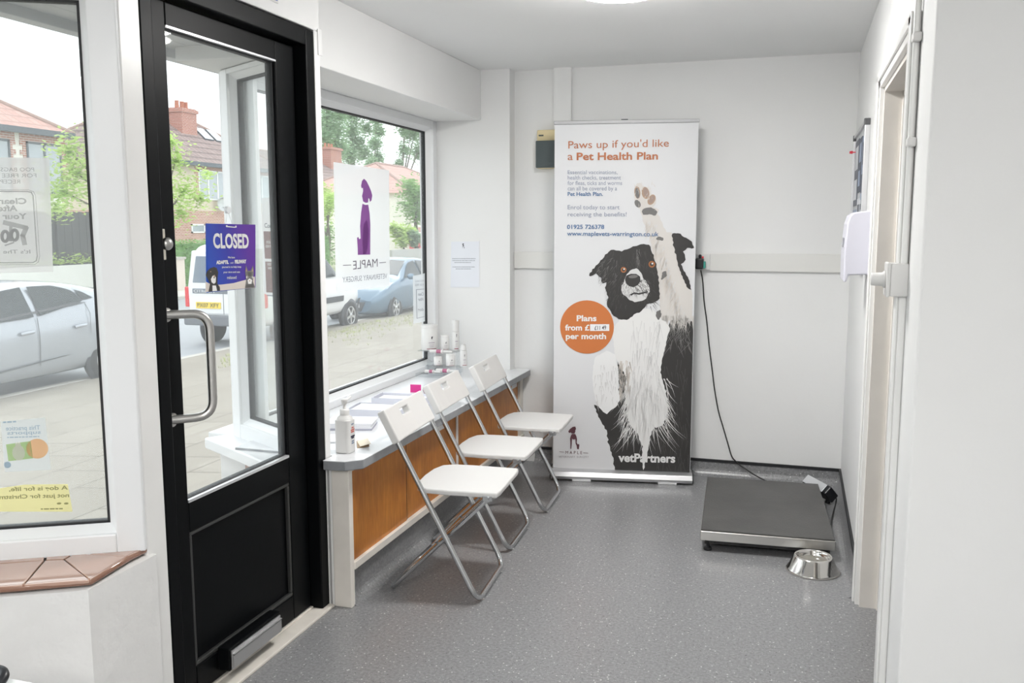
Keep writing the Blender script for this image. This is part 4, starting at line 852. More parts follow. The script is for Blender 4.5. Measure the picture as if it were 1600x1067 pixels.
for s_, a_, b_, h_, of in (('We have', (356, 403.5), (367, 403.5), 3, .02), ('ADAPTIL', (338, 412.5), (357.5, 411.8), 5.5, .06), ('and', (360, 411.8), (364.5, 411.6), 2.6, .01), ('FELIWAY', (367, 411.5), (385, 410.8), 5.5, .06), ('plugged in to help keep', (347, 418.5), (377, 418), 2.8, .02), ('your dogs and cats', (349, 426.5), (375, 426), 2.8, .02), ('relaxed', (355, 436), (369.5, 435.6), 5, .01)): text_px(f, s_, lp(.0038), a_, b_, h_, 0, of)
f.poly([sgx(*k, .0038) for k in F5([(352, 100), (372, 96), (374, 108), (470, 118), (474, 104), (490, 104), (490, 126), (470, 130), (370, 122), (354, 120)])]); f.build('lettering', PLASTW, sg)
pm = [mat('print_black', None), mat('print_white', None), mat('print_tan', None), mat('print_grey', None), mat('print_amber', None)]
f = MB(); Q = lambda pts, l, mm: f.poly([sgx(*k, l) for k in F5(pts)], mm)
Q([(130, 950), (150, 850), (120, 780), (95, 740), (110, 690), (150, 650), (200, 632), (235, 645), (255, 700), (245, 780), (245, 850), (275, 890), (278, 935)], .0040, 0)
Q([(180, 750), (205, 735), (225, 770), (222, 830), (200, 850), (170, 830), (160, 790)], .0044, 1); Q([(150, 690), (165, 685), (160, 705)], .0044, 2); Q([(195, 740), (215, 735), (212, 765), (198, 768)], .0048, 2); Q([(180, 870), (225, 870), (240, 938), (180, 945)], .0044, 1); Q([(190, 765), (212, 765), (205, 785)], .0048, 0)
f.build('dog_picture', pm, sg); f = MB()
Q([(598, 905), (612, 800), (600, 700), (610, 610), (635, 680), (670, 680), (700, 612), (712, 700), (705, 770), (700, 820), (722, 880), (722, 898)], .0040, 3)
Q([(612, 640), (625, 690), (608, 690)], .0044, 2); Q([(700, 640), (704, 690), (685, 690)], .0044, 2)
for x in (625, 690): f.ell(sgx(*F5([(x, 765)])[0], .0046), (0, .0055, 0), (0, 0, .0045), 1, 10)
for x in (628, 688): f.ell(sgx(*F5([(x, 765)])[0], .005), (0, .002, 0), (0, 0, .004), 0, 10)
Q([(630, 800), (655, 780), (690, 800), (680, 850), (640, 850)], .0044, 1); Q([(645, 805), (668, 805), (657, 822)], .0048, 2)
for k in range(4): Q([(635+k*14, 700), (640+k*14, 700), (648+k*9, 750), (644+k*9, 750)], .0046, 0)
for k in range(3): Q([(612, 860+k*14), (705, 856+k*14), (705, 861+k*14), (612, 866+k*14)], .0044, 0)
f.build('cat_picture', pm, sg)
t0 = sgx(358, 352, .0015); hp = t0+Vector((-.004, 0, .05)); f = MB(); f.tube([hp, t0+Vector((0, .018, 0))], .0008, 6); f.tube([hp, t0-Vector((0, .02, 0))], .0008, 6); f.cyl(hp-Vector((.004, 0, 0)), hp+Vector((.006, 0, 0)), .012, 16); f.build('suction_hook', mat('clear_plastic', (.7, .72, .74, 1), .2), sg)
# big mirrored logo sticker on the shop window
VIN = film('white_vinyl_film', (.88, .89, .90, 1), .90); PURF = film('purple_film', rgb('#9a62a6'), .97)
wp = lambda l: (Vector((-2.221+l, 0, 0)), Vector((1, 0, 0)))
sx2 = lambda px, py, l=0: on(px, py, *wp(l))
stk = thing('window_sticker', 'large white window sticker with a purple sitting dog and mirrored surgery name', 'sticker', tuple(sx2(566, 452)))
f = MB().poly([sx2(*k) for k in ((525, 457), (609, 447), (608, 266), (521, 253))]); f.build('film', VIN, stk)
Z4 = lambda pts: [(500+x/4.447, 160+y/4.447) for x, y in pts]; Z3 = lambda pts: [(500+x/4.444, 360+y/4.444) for x, y in pts]
f = MB(); f.poly([sx2(*k, .0015) for k in Z4([(292, 545), (305, 530), (322, 545), (340, 580), (355, 615), (363, 645), (358, 680), (347, 692), (343, 670), (336, 665), (334, 695), (318, 698), (300, 688), (292, 650), (300, 615), (298, 592), (290, 598), (285, 580)])])
f.poly([sx2(*k, .0015) for k in Z4([(295, 704), (315, 712), (335, 710), (345, 770), (350, 850), (349, 1057), (263, 1059), (262, 1010), (257, 940), (267, 935), (272, 950), (282, 945), (279, 860), (285, 770)])]); f.build('dog_logo', PURF, stk)
f = MB(); f.poly([sx2(*k, .0022) for k in Z4([(305, 850), (325, 810), (338, 880), (335, 1000), (320, 1056), (300, 1057), (295, 960)])]); f.build('logo_shade', film('dark_purple_film', rgb('#9560a2'), .97), stk)
f = MB(); text_px(f, 'MAPLE', wp(.0015), Z3([(230, 272)])[0], Z3([(400, 252)])[0], 13.5, 0, -.01, True)
for a_, b_ in (((160, 240), (217, 238)), ((412, 223), (458, 219))): q = Z3([a_, b_, (b_[0], b_[1]+4), (a_[0], a_[1]+4)]); f.poly([sx2(*k, .0015) for k in q])
f.build('surgery_logo', mat('aubergine_ink', rgb('#4a3550'), .6), stk)
f = MB(); text_px(f, 'VETERINARY SURGERY', wp(.0015), Z3([(157, 362)])[0], Z3([(466, 332)])[0], 8.5, 0, 0, True); f.build('lettering', film('grey_film', rgb('#9a9aa2'), .9), stk)
st2 = thing('window_notice', 'pale notice on the right edge of the shop window with grey mirrored print', 'notice', tuple(sx2(655, 500)))
f = MB().poly([sx2(*k) for k in ((646, 506), (664, 502), (664, 427), (645, 431))]); f.build('sheet', film('pale_sheet', (.8, .82, .84, 1), .8), st2)
f = MB()
for y, s_ in ((441, 'POO BAGS'), (447, 'FOR FREE')): text_px(f, s_, wp(.0015), (648.5, y), (662, y-.6), 3.5, 0, 0, True)
for a_ in (((651, 452), (663, 451)), ((651, 497), (663, 494))): f.poly([sx2(*k, .0015) for k in (a_[0], a_[1], (a_[1][0], a_[1][1]+1), (a_[0][0], a_[0][1]+1))])
f.poly([sx2(*k, .0015) for k in ((650, 452), (651, 452), (652, 497), (651, 497))])
for y, s_ in ((462, 'Clean'), (470, 'After'), (486, 'dog')): text_px(f, s_, wp(.0015), (653, y), (662, y-.4), 5, 0, .02, True)
f.build('lettering', film('faint_grey_film', rgb('#a9abb2'), .9), st2)
# sheets on the left canted window (seen from behind, so mirrored)
lw = lambda l: (PL+nL*(.004+l), nL); xL = lambda px, py, l=0: on(px, py, *lw(l))
SHT = film('backlit_sheet', (.90, .90, .89, 1), .78); FG = film('faint_print', rgb('#a8a8a8'), .55)
s1_ = thing('window_poster', 'large pale clean up after your dog poster seen reversed on the left window', 'poster', tuple(xL(40, 420)))
f = MB().poly([xL(*k) for k in ((-170, 430), (83, 425), (77, 247), (-170, 243))]); f.build('sheet', SHT, s1_)
f = MB(); Z7 = lambda x, y: (x/5.615, 240+y/5.615)
def mt_(f, s_, xr, y, cap, wid, off=.0): b_ = Z7(xr, y); a_ = (b_[0]-wid/5.615, b_[1]+.2); text_px(f, s_, lw(.002), a_, b_, cap/5.615, 0, off, True)
mt_(f, 'POO BAGS AVAILABLE', 300, 155, 34, 620); mt_(f, 'FOR FREE IN OUR', 320, 208, 34, 580); mt_(f, 'RECEPTION', 178, 262, 34, 330)
f.build('small_lettering', FG, s1_)
f = MB(); mt_(f, 'Clean Up', 235, 440, 52, 420, .03); mt_(f, 'After', 155, 503, 52, 215, .03); mt_(f, 'Your Dog', 238, 572, 50, 420, .03); mt_(f, "It's The Law", 268, 875, 34, 400, .02)
def pen(f, pts, w_, l=.002):
    P_ = [xL(*Z7(*k), l) for k in pts]
    for a_, b_ in zip(P_, P_[1:]):
        t = (b_-a_).normalized(); s_ = t.cross(nL).normalized()*w_/2; f.poly([a_-s_-t*w_*.3, b_-s_+t*w_*.3, b_+s_+t*w_*.3, a_+s_-t*w_*.3])
pen(f, [(40, 605), (230, 650), (200, 720), (215, 790)], .012); pen(f, [(95, 640), (92, 760)], .008)
def ringp(f, cx, cy, rx, ry, w_): pen(f, [(cx+rx*math.cos(k*PI/9), cy+ry*math.sin(k*PI/9)) for k in range(19)], w_)
ringp(f, 128, 715, 28, 45, .008); ringp(f, 45, 725, 28, 45, .008); pen(f, [(120, 780), (45, 805)], .004)
f.build('bold_lettering', film('mid_grey_print', rgb('#b4b4b4'), .6), s1_)
f = MB(); pen(f, [(-300, 330), (240, 332), (275, 340), (290, 370), (325, 900), (318, 940), (290, 955), (-300, 960)], .0028); pen(f, [(-300, 318), (250, 318), (295, 335), (312, 370), (348, 900), (338, 950), (305, 972), (-300, 978)], .0012); f.build('border_line', FG, s1_)
s2_ = thing('window_leaflet', 'pale reversed leaflet with a green rabbit picture on the lower left window', 'leaflet', tuple(xL(40, 740)))
Z8 = lambda x, y: (x/5.335, 640+y/5.335)
f = MB().poly([xL(*Z8(*k)) for k in ((40, 520), (425, 500), (375, 65), (5, 100))]); f.build('sheet', film('pale_blue_sheet', rgb('#e2e7e8'), .82), s2_)
def t8(f, s_, xr, y, cap, wid, off=0): b_ = Z8(xr, y); a_ = (b_[0]-wid/5.335, b_[1]+wid/5.335*.03); text_px(f, s_, lw(.002), a_, b_, cap/5.335, 0, off, True)
f = MB(); t8(f, 'This practice', 335, 165, 36, 285, .01); t8(f, 'supports', 340, 200, 24, 280, .01); marks_px(f, lw(.002), Z8(60, 236), Z8(330, 228), 1.6); marks_px(f, lw(.002), Z8(25, 112), Z8(135, 106), 2.4, 3); f.ell(xL(*Z8(62, 460), .002), dL*.009, u3*.009, 0, 16); f.build('lettering', film('blue_grey_print', rgb('#a9bccb'), .9), s2_)
f = MB(); f.poly([xL(*Z8(*k), .002) for k in ((70, 430), (275, 405), (255, 262), (50, 290))], 0); f.ell(xL(*Z8(155, 360), .0028), dL*.016, u3*.022, 1, 16); f.ell(xL(*Z8(140, 310), .0028), dL*.004, u3*.014, 1, 10); f.ell(xL(*Z8(162, 305), .0028), dL*.004, u3*.014, 1, 10); f.build('rabbit_picture', [film('green_print', rgb('#b9d39a'), .9), film('white_print', rgb('#eceae4'), .9)], s2_)
f = MB(); f.ell(xL(*Z8(310, 325), .002), dL*.028, u3*.028, 0, 24); f.build('orange_spot', film('orange_print', rgb('#f4c79a'), .9), s2_)
s3_ = thing('window_strip', 'pale yellow reversed strip saying a dog is for life at the bottom of the left window', 'sticker', tuple(xL(40, 790)))
f = MB().poly([xL(*Z8(*k)) for k in ((-500, 700), (-500, 850), (270, 850), (605, 850), (565, 620), (200, 625), (0, 655))]); f.build('film', film('pale_yellow_film', rgb('#f3ecaa'), .85), s3_)
f = MB(); t8(f, 'A dog is for life,', 565, 665, 34, 490, .02); t8(f, 'not just for Christmas', 575, 728, 34, 640, .02); f.ell(xL(*Z8(552, 782), .002), dL*.006, u3*.003, 0, 10); f.ell(xL(*Z8(492, 782), .002), dL*.006, u3*.003, 0, 10)
marks_px(f, lw(.002), Z8(340, 834), Z8(530, 830), 2); f.build('lettering', film('olive_print', rgb('#9b9a72'), .9), s3_)
# poster on the canted window seen through the door
rw = lambda l: (PR-nRi*(.006+l), -nRi); xRr = lambda px, py, l=0: on(px, py, *rw(l)); Z6 = lambda x, y: (400+x/5.615, 290+y/5.615)
s4_ = thing('connect_poster', 'white and brown Connect poster on the narrow canted window behind the door', 'poster', tuple(xRr(424, 440)))
f = MB().poly([xRr(*Z6(*k)) for k in ((65, 945), (330, 1045), (300, 90), (50, 110))]); f.build('sheet', film('connect_sheet', (.84, .85, .86, 1), .93), s4_)
f = MB(); f.poly([xRr(*Z6(*k), .0015) for k in ((78, 640), (330, 650), (320, 405), (65, 400))]); f.poly([xRr(*Z6(*k), .0015) for k in ((90, 935), (335, 955), (330, 675), (80, 665))]); f.build('brown_panel', film('brown_print', rgb('#9c8583'), .95), s4_)
f = MB(); r2 = rw(.003)
def t6(f, s_, x0, x1, y, cap, off=0, l=None): text_px(f, s_, r2, Z6(x0, y), Z6(x1, y+(x1-x0)*.05), cap/5.615, 0, off)
t6(f, 'FOLLOW US', 92, 225, 508, 24, .02); t6(f, 'ON FACEBOOK', 86, 230, 543, 24, .02); t6(f, 'VISIT OUR', 98, 200, 700, 24, .02); t6(f, 'WEBSITE', 104, 190, 735, 22, .02); f.build('white_lettering', PLASTW, s4_)
f = MB(); t6(f, 'Connect with us', 75, 330, 368, 40, .01); marks_px(f, r2, Z6(95, 968), Z6(260, 976), 1.6); f.build('dark_lettering', film('slate_print', rgb('#5f6470'), .95), s4_)
f = MB(); f.poly([xRr(*Z6(160+(x-325)*.35, 205+(y-300)*.28), .0025) for x, y in LOGO_H]); f.poly([xRr(*Z6(160+(x-325)*.35, 205+(y-300)*.28), .0025) for x, y in LOGO_B]); f.build('logo', DARKTEXT, s4_)

# ================================================================== DESK CORNER (bottom left)
dk = thing('reception_desk', 'white topped desk whose corner shows at the bottom left of the photo', 'desk', (-1.25, .95, 0))
e0 = at(28, 1061, 'z', .74); e1 = at(82, 1068, 'z', .74)
DKM = mat('white_desk_laminate', (.86, .86, .86, 1), .3)
MB().box(-1.62, -1.02, .55, e0.y, .715, .74).build('desk_top', DKM, dk, bevel=.003)
f = MB()
for x in (-1.60, -1.06):
    for y in (.58, e0.y-.06): f.box(x, x+.035, y, y+.035, 0, .715)
f.build('leg_frame', ALU, dk, bevel=.002)
p = at(6, 1062, 'z', .74); hs_ = thing('headset', 'black headset lying on the desk corner at the bottom left', 'headset', (p.x, p.y, .74))
f = MB(); f.tube(bend([(p.x-.10, p.y-.05, .752), (p.x-.03, p.y-.01, .765), (p.x+.02, p.y-.012, .762), (p.x+.03, p.y-.04, .752), (p.x+.02, p.y-.10, .750)], .02, 6), .009, 10); f.build('band', mat('black_plastic', None), hs_)
f = MB(); f.ball((p.x+.022, p.y-.085, .758), .017, 0, 14, 10, (1, 1, .9)); f.build('ear_pad', RUBBER, hs_)

# ================================================================== CEILING LIGHTS
lm = mat('lit_opal_diffuser', (1, 1, 1, 1), .4, emit=((1, .985, .96, 1), 82))
def ceil_light(x, y, lab, warm=(1, .965, .93)):
    t = thing('ceiling_light', lab, 'ceiling light', (x, y, ZC), 'round ceiling lights')
    MB().lathe([(.001, -.001), (.205, -.001), (.205, -.03), (.195, -.034)], (x, y, ZC), 48).build('rim', PLASTW, t)
    MB().lathe([(.195, -.033), (.19, -.055), (.15, -.075), (.08, -.084), (.001, -.086)], (x, y, ZC), 48).build('diffuser', lm, t)
    ld = bpy.data.lights.new('lamp', 'AREA'); ld.shape = 'DISK'; ld.size = .36; ld.energy = LAMP; ld.color = warm
    lo = bpy.data.objects.new('lamp', ld); COL.objects.link(lo); lo.parent = t; lo.location = (0, 0, -.10); lo.rotation_euler = (0, 0, 0)
cl = at(964, 6, 'z', ZC-.05)
ceil_light(cl.x+.06, cl.y-.26, 'round white ceiling light glowing at the top edge of the photo', (1, .98, .955))
ceil_light(-.35, -.1, 'added round white fill light on the unseen ceiling behind the camera, nearer the shop door'); ceil_light(1.5, -1.6, 'added round white fill light, out of view over the wider part of the room'); ceil_light(-.6, -1.4, 'added round white fill light, out of view at the front of the room')  # unseen lights added behind the camera to brighten the room

# ================================================================== STREET OUTSIDE
ROADZ = -.76
CGLASS = mat('car_glass', (.035, .045, .05, 1), .04, spec=.3)
TYRE = mat('tyre_rubber', (.03, .03, .032, 1), .8); RIM = mat('alloy_rim', (.62, .63, .64, 1), .3, metal=.8)
DARKP = mat('dark_bumper_plastic', (.06, .065, .075, 1), .5); LAMPG = mat('lamp_clear', (.75, .77, .8, 1), .1, spec=.8); LAMPR = mat('lamp_red', (.7, .05, .06, 1), .2); PLATEY = mat('yellow_plate', (.85, .62, .06, 1), .45)
class Car:
    """stations: (s from nose, z low, z belt, z top, half width low, half width belt, half width top); heading +1 = nose to +y"""
    def __init__(c, name, label, x, ynose, head, st, paint, group=None):
        c.x, c.y, c.h, c.st = x, ynose, head, st
        c.t = thing(name, label, 'van' if 'van' in name else 'car', (x, ynose, ROADZ), group); c.paint = paint
        rings = []
        for s_, zl, zb, zt, wl, wb, wt in st:
            m_ = (zl+zb)/2
            half = [(0, zl), (wl*.8, zl), (wl, zl+.07), (wb*1.0, m_+.05), (wb*.985, zb), ((wb+wt)/2, (zb+zt)/2), (wt, zt-.05), (wt*.8, zt-.005), (0, zt)]
            rings.append([c.P(s_, w, z) for w, z in half]+[c.P(s_, -w, z) for w, z in half[1:-1][::-1]])
        c.body = MB().ring_sweep(rings, 0, True, True).build('body', paint, c.t)
        sd = c.body.modifiers.new('subsurf', 'SUBSURF'); sd.levels = 2; sd.render_levels = 2
    def P(c, s_, w, z): return Vector((c.x+w, c.y-c.h*s_, ROADZ+z))
    def sec(c, s_):
        st = c.st
        for a, b_ in zip(st, st[1:]):
            if a[0] <= s_ <= b_[0]:
                t = (s_-a[0])/(b_[0]-a[0]); return [p+(q-p)*t for p, q in zip(a, b_)]
        return list(st[0] if s_ < st[0][0] else st[-1])
    def W(c, s_, z):
        _, zl, zb, zt, wl, wb, wt = c.sec(s_); 
        if z >= zb: return wb*.985+(wt-wb*.985)*min(1, (z-zb)/max(.01, zt-.05-zb))
        m_ = (zl+zb)/2+.05
        return wb if z > m_ else wl+(wb-wl)*max(0, (z-zl-.07)/max(.01, m_-zl-.07))
    def side(c, name, poly, material, parent=None, eps=.03, sides=(1, -1)):
        m_ = MB()
        for sg_ in sides:
            # cut the outline in columns so that it follows the body
            xs = [p[0] for p in poly]; n = 10; x0, x1 = min(xs), max(xs)
            def span(x):
                zs = []
                for (ax, az), (bx, bz) in zip(poly, poly[1:]+poly[:1]):
                    if (ax-x)*(bx-x) <= 0 and ax != bx: zs.append(az+(bz-az)*(x-ax)/(bx-ax))
                return (min(zs), max(zs)) if zs else None
            cols_ = []
            for i in range(n+1):
                x = x0+(x1-x0)*min(max(i/n, .002), .998); sp_ = span(x)
                if sp_: cols_.append([(x, sp_[0]+(sp_[1]-sp_[0])*j/3) for j in range(4)])
            v = [c.P(x, sg_*(c.W(x, z)+eps), z) for cc_ in cols_ for x, z in cc_]
            fs = [(i*4+j, (i+1)*4+j, (i+1)*4+j+1, i*4+j+1) for i in range(len(cols_)-1) for j in range(3)]
            m_.add(v, fs)
        return m_.build(name, material, parent or c.t)
    def topstrip(c, name, s0, s1, frac, material, eps=.012, n=4):
        m_ = MB(); v = []
        for i in range(n+1):
            s_ = s0+(s1-s0)*i/n; q = c.sec(s_); w_ = q[6]*frac; k = Vector((0, 0, 1)) 
            v += [c.P(s_, w_*j/3, q[3]+eps-.03*abs(j/3)**2) for j in range(-3, 4)]
        m_.add(v, [(i*7+j, i*7+j+1, (i+1)*7+j+1, (i+1)*7+j) for i in range(n) for j in range(6)]); return m_.build(name, material, c.t)
    def wheels(c, ss, r, hwid, spokes=5, dark=False):
        for s_ in ss:
            for sg_ in (1, -1):
                M = Matrix.Translation(c.P(s_, sg_*hwid, r)) @ Matrix.Rotation(PI/2*sg_, 4, 'Y')
                ar = MB().lathe([(.001, -.01), (r+.055, -.01), (r+.055, .022), (.001, .022)], seg=36, M=M).build('wheel_arch', DARKP, c.t)
                f = MB().lathe([(r*.62, -.12), (r*.95, -.12), (r, -.09), (r, .0), (r*.95, .035), (r*.66, .04), (r*.62, .03)], seg=36, M=M); wh = f.build('wheel', TYRE, c.t)
                f = MB().lathe([(.001, .005), (r*.62, .005), (r*.64, .038), (r*.6, .036), (r*.56, .02), (.001, .018)], seg=36, M=M)
                f.lathe([(.05, .02), (.05, .042), (.001, .044)], seg=16, M=M)
                for k in range(spokes):
                    a = 2*PI*k/spokes; f.obox(M @ Matrix.Rotation(a, 4, 'Z') @ Matrix.Translation((r*.31, 0, .033)), r*.58, .055, .014)
                f.build('hub_cap', RIM, wh)
                if spokes: 
                    f = MB()
                    for k in range(spokes):
                        a = 2*PI*(k+.5)/spokes; f.lathe([(.001, .026), (.05, .026), (.001, .027)], seg=10, M=M @ Matrix.Rotation(a, 4, 'Z') @ Matrix.Translation((r*.42, 0, 0)))
                    f.build('hub_opening', DARKP, wh)
    def mirror(c, s_, z, hw_):
        f = MB()
        for sg_ in (1, -1): f.ball(c.P(s_, sg_*(hw_+.09), z), .09, 0, 12, 8, (1.1, .8, .85))
        return f.build('wing_mirror', c.paint, c.t)
# --- white van, rear towards us
VW = mat('white_van_paint', (.80, .81, .82, 1), .3, coat=.5)
van = Car('small_van', 'white van parked at the kerb with its rear doors towards the shop', -10.16, 18.33, 1, [(a_*.948, *(z_+.15 for z_ in (b_, c_, d_)), *w_) for a_, b_, c_, d_, *w_ in [
    (0, .28, .62, .66, .62, .70, .60), (.12, .24, .72, .80, .74, .80, .70), (.75, .2, .92, 1.0, .80, .85, .76), (1.05, .2, .98, 1.10, .82, .86, .74), (1.75, .2, 1.0, 1.70, .83, .86, .66), (2.1, .2, 1.0, 1.80, .83, .86, .66), (3.4, .2, 1.0, 1.82, .83, .86, .68), (4.05, .22, 1.0, 1.80, .83, .86, .68), (4.18, .26, 1.0, 1.72, .80, .84, .66), (4.24, .34, 1.0, 1.5, .74, .79, .62)]], VW)
van.wheels((.60, 3.3), .31, .80, 5)
van.side('side_window', [(1.09, 1.21), (1.63, 1.73), (2.04, 1.79), (2.04, 1.19)], CGLASS); van.topstrip('windscreen', 1.03, 1.62, .92, CGLASS)
van.side('rub_strip', [(1.0, .66), (2.1, .66), (2.1, .78), (1.0, .78)], DARKP); van.side('rub_strip', [(2.2, .66), (2.9, .66), (2.9, .78), (2.2, .78)], DARKP); van.side('front_bumper', [(.06, .40), (.25, .40), (.25, .66), (.06, .66)], DARKP); van.mirror(1.3, 1.25, .86)
ry = van.P(4.02, 0, 0).y; RB = lambda f, x0, x1, z0, z1, dpt=.02, m=0, y=0: f.box(van.x+x0, van.x+x1, ry-dpt-y, ry+.04-y, ROADZ+z0+.15, ROADZ+z1+.15, m)
RB(MB(), -.84, .84, .26, .46, .10).build('rear_bumper', mat('grey_bumper', (.16, .17, .19, 1), .5), van.t, bevel=.03)
rd_ = MB(); rd_.prism([(van.x+a, ry-.015, ROADZ+.15+z) for a, z in ((-.76, .47), (.76, .47), (.78, .95), (.66, 1.66), (-.66, 1.66), (-.78, .95))], (0, .1, 0)); rd_ = rd_.build('rear_doors', VW, van.t, bevel=.02)
f = MB(); f.prism([(van.x+a, ry-.024, ROADZ+.15+z) for a, z in ((-.66, 1.06), (-.05, 1.06), (-.05, 1.55), (-.56, 1.56))], (0, .02, 0)); f.build('rear_window', mat('van_window', (.20, .24, .30, 1), .08, spec=.8), rd_, bevel=.02)
f = MB(); f.prism([(van.x-a, ry-.024, ROADZ+.15+z) for a, z in ((-.66, 1.06), (-.05, 1.06), (-.05, 1.55), (-.56, 1.56))], (0, .02, 0)); f.build('rear_window', mat('van_window', None), rd_, bevel=.02)
RB(MB(), -.67, .68, .86, .95, .026).build('badge_strip', mat('grey_strip', (.16, .18, .21, 1), .4), rd_, bevel=.006)
f = MB(); put_text(f, 'CITROEN', (van.x-.64, ry-.028, ROADZ+1.028), (1, 0, 0), (0, 0, 1), .46, .055, 0, .03); f.build('maker_lettering', RIM, rd_)
npl = RB(MB(), -.60, -.06, .58, .70, .03).build('number_plate', PLATEY, rd_); f = MB(); put_text(f, 'PX07 XFY', (van.x-.57, ry-.032, ROADZ+.755), (1, 0, 0), (0, 0, 1), .48, .075, 0, .01); f.build('plate_lettering', DARKTEXT, npl)
for s_ in (-1, 1): MB().box(van.x+s_*.80-.05, van.x+s_*.80+.05, ry-.02, ry+.16, ROADZ+.75, ROADZ+1.13).build('tail_light', LAMPR, van.t, bevel=.02)
f = MB(); f.box(van.x-.006, van.x+.006, ry-.017, ry, ROADZ+.63, ROADZ+1.79); f.build('door_gap', DARKP, rd_)
# --- blue hatchback facing us
BLUEP = mat('pale_blue_car_paint', (.13, .21, .29, 1), .25, metal=.25, coat=.6)
fi = Car('hatchback_car', 'pale blue hatchback parked facing the white van', -10.0, 18.95, -1, [
    (0, .24, .50, .56, .52, .58, .46), (.10, .18, .62, .70, .70, .76, .62), (.5, .16, .82, .90, .80, .84, .72), (1.05, .16, .93, 1.02, .82, .86, .74), (1.2, .16, .95, 1.08, .82, .86, .74), (1.95, .16, .98, 1.42, .82, .86, .60), (2.4, .16, 1.0, 1.48, .82, .86, .60), (3.2, .16, 1.06, 1.44, .82, .86, .58), (3.75, .2, 1.08, 1.22, .78, .82, .56), (3.95, .3, .9, 1.0, .66, .72, .52)], BLUEP)
fi.wheels((.80, 3.28), .31, .80, 6)
fi.side('side_window', [(1.3, 1.0), (1.9, 1.34), (2.25, 1.39), (2.25, 1.02)], CGLASS); fi.side('side_window', [(2.32, 1.02), (2.32, 1.39), (2.9, 1.36), (3.15, 1.12)], CGLASS); fi.topstrip('windscreen', 1.22, 1.92, .93, CGLASS); fi.mirror(1.42, 1.03, .86)
fy = fi.P(0, 0, 0).y
f = MB(); f.prism([(fi.x+a, fy-.012, ROADZ+z) for a, z in ((-.42, .50), (.42, .50), (.30, .26), (-.30, .26))], (0, .12, 0)); gr = f.build('grille', DARKP, fi.t, bevel=.02)
f = MB().box(fi.x-.26, fi.x+.26, fy-.022, fy-.012, ROADZ+.36, ROADZ+.46); f.build('number_plate', PAPER, gr)
for s_ in (-1, 1):
    f = MB(); f.ball(fi.P(.14, s_*.58, .36), .085, 0, 14, 9, (1.1, .6, .75)); f.build('fog_light', LAMPG, fi.t)
    f = MB(); f.add([fi.P(.16, s_*.44, .665), fi.P(.13, s_*.66, .63), fi.P(.42, s_*.80, .80), fi.P(.75, s_*.78, .92), fi.P(.5, s_*.60, .87)], [(0, 1, 2, 3, 4)]); lift_all(f, (0, -.01, .03), 0); f.build('headlight', LAMPG, fi.t)
MB().ball(fi.P(.10, 0, .60), .05, 0, 14, 8, (1.4, .5, .8)).build('front_badge', RIM, fi.t)
# --- silver SUV alongside the left window
SIL = mat('silver_car_paint', (.42, .445, .49, 1), .25, metal=.35, coat=.6)
su = Car('crossover_car', 'silver crossover car parked at the kerb outside the left window', -10.42, 6.88, -1, [
    (0, .3, .62, .70, .58, .66, .54), (.12, .24, .78, .86, .78, .84, .70), (.8, .22, .96, 1.04, .86, .89, .76), (1.15, .22, 1.0, 1.12, .87, .90, .76), (1.95, .22, 1.02, 1.50, .87, .90, .64), (2.5, .22, 1.04, 1.55, .87, .90, .64), (3.3, .22, 1.09, 1.51, .87, .90, .63), (4.0, .24, 1.16, 1.36, .86, .89, .62), (4.35, .3, 1.14, 1.22, .80, .84, .60), (4.45, .42, .95, 1.05, .70, .76, .56)], SIL)
su.wheels((.85, 3.72), .34, .84, 5)
su.side('side_window', [(1.35, 1.05), (1.95, 1.42), (2.42, 1.47), (2.42, 1.08)], CGLASS); su.side('side_window', [(2.52, 1.085), (2.52, 1.47), (2.95, 1.46), (3.25, 1.38), (3.34, 1.22)], CGLASS); su.side('window_trim', [(1.25, 1.03), (1.25, 1.055), (3.36, 1.225), (3.4, 1.20)], DARKP, eps=.034); su.side('quarter_window', [(3.3, 1.385), (3.36, 1.235), (3.58, 1.25), (3.45, 1.34)], CGLASS); su.topstrip('windscreen', 1.18, 1.92, .93, CGLASS); su.topstrip('rear_screen', 3.95, 4.27, .9, CGLASS)
su.side('door_gap', [(2.47, .42), (2.482, .42), (2.482, 1.06), (2.47, 1.06)], DARKP, eps=.008); su.side('door_gap', [(3.38, .75), (3.39, .75), (3.39, 1.2), (3.38, 1.2)], DARKP, eps=.008)
su.side('lower_trim', [(1.2, .37), (1.2, .41), (2.9, .51), (3.05, .505)], mat('dark_chrome', (.2, .22, .25, 1), .2, metal=.7), eps=.012); su.mirror(1.5, 1.1, .9)
f = MB()
for s_ in (2.28, 3.2):
    for sg_ in (-1, 1): f.tube([su.P(s_-.1, sg_*(su.W(s_, .88)+.005), .875), su.P(s_-.05, sg_*(su.W(s_, .88)+.035), .885), su.P(s_+.06, sg_*(su.W(s_, .88)+.035), .89), su.P(s_+.1, sg_*(su.W(s_, .88)+.005), .89)], .024, 8)
f.build('door_handle', SIL, su.t)
for sg_ in (-1, 1): MB().ball(su.P(4.3, sg_*.74, 1.0), .12, 0, 12, 8, (.9, .7, .6)).build('tail_light', LAMPR, su.t)
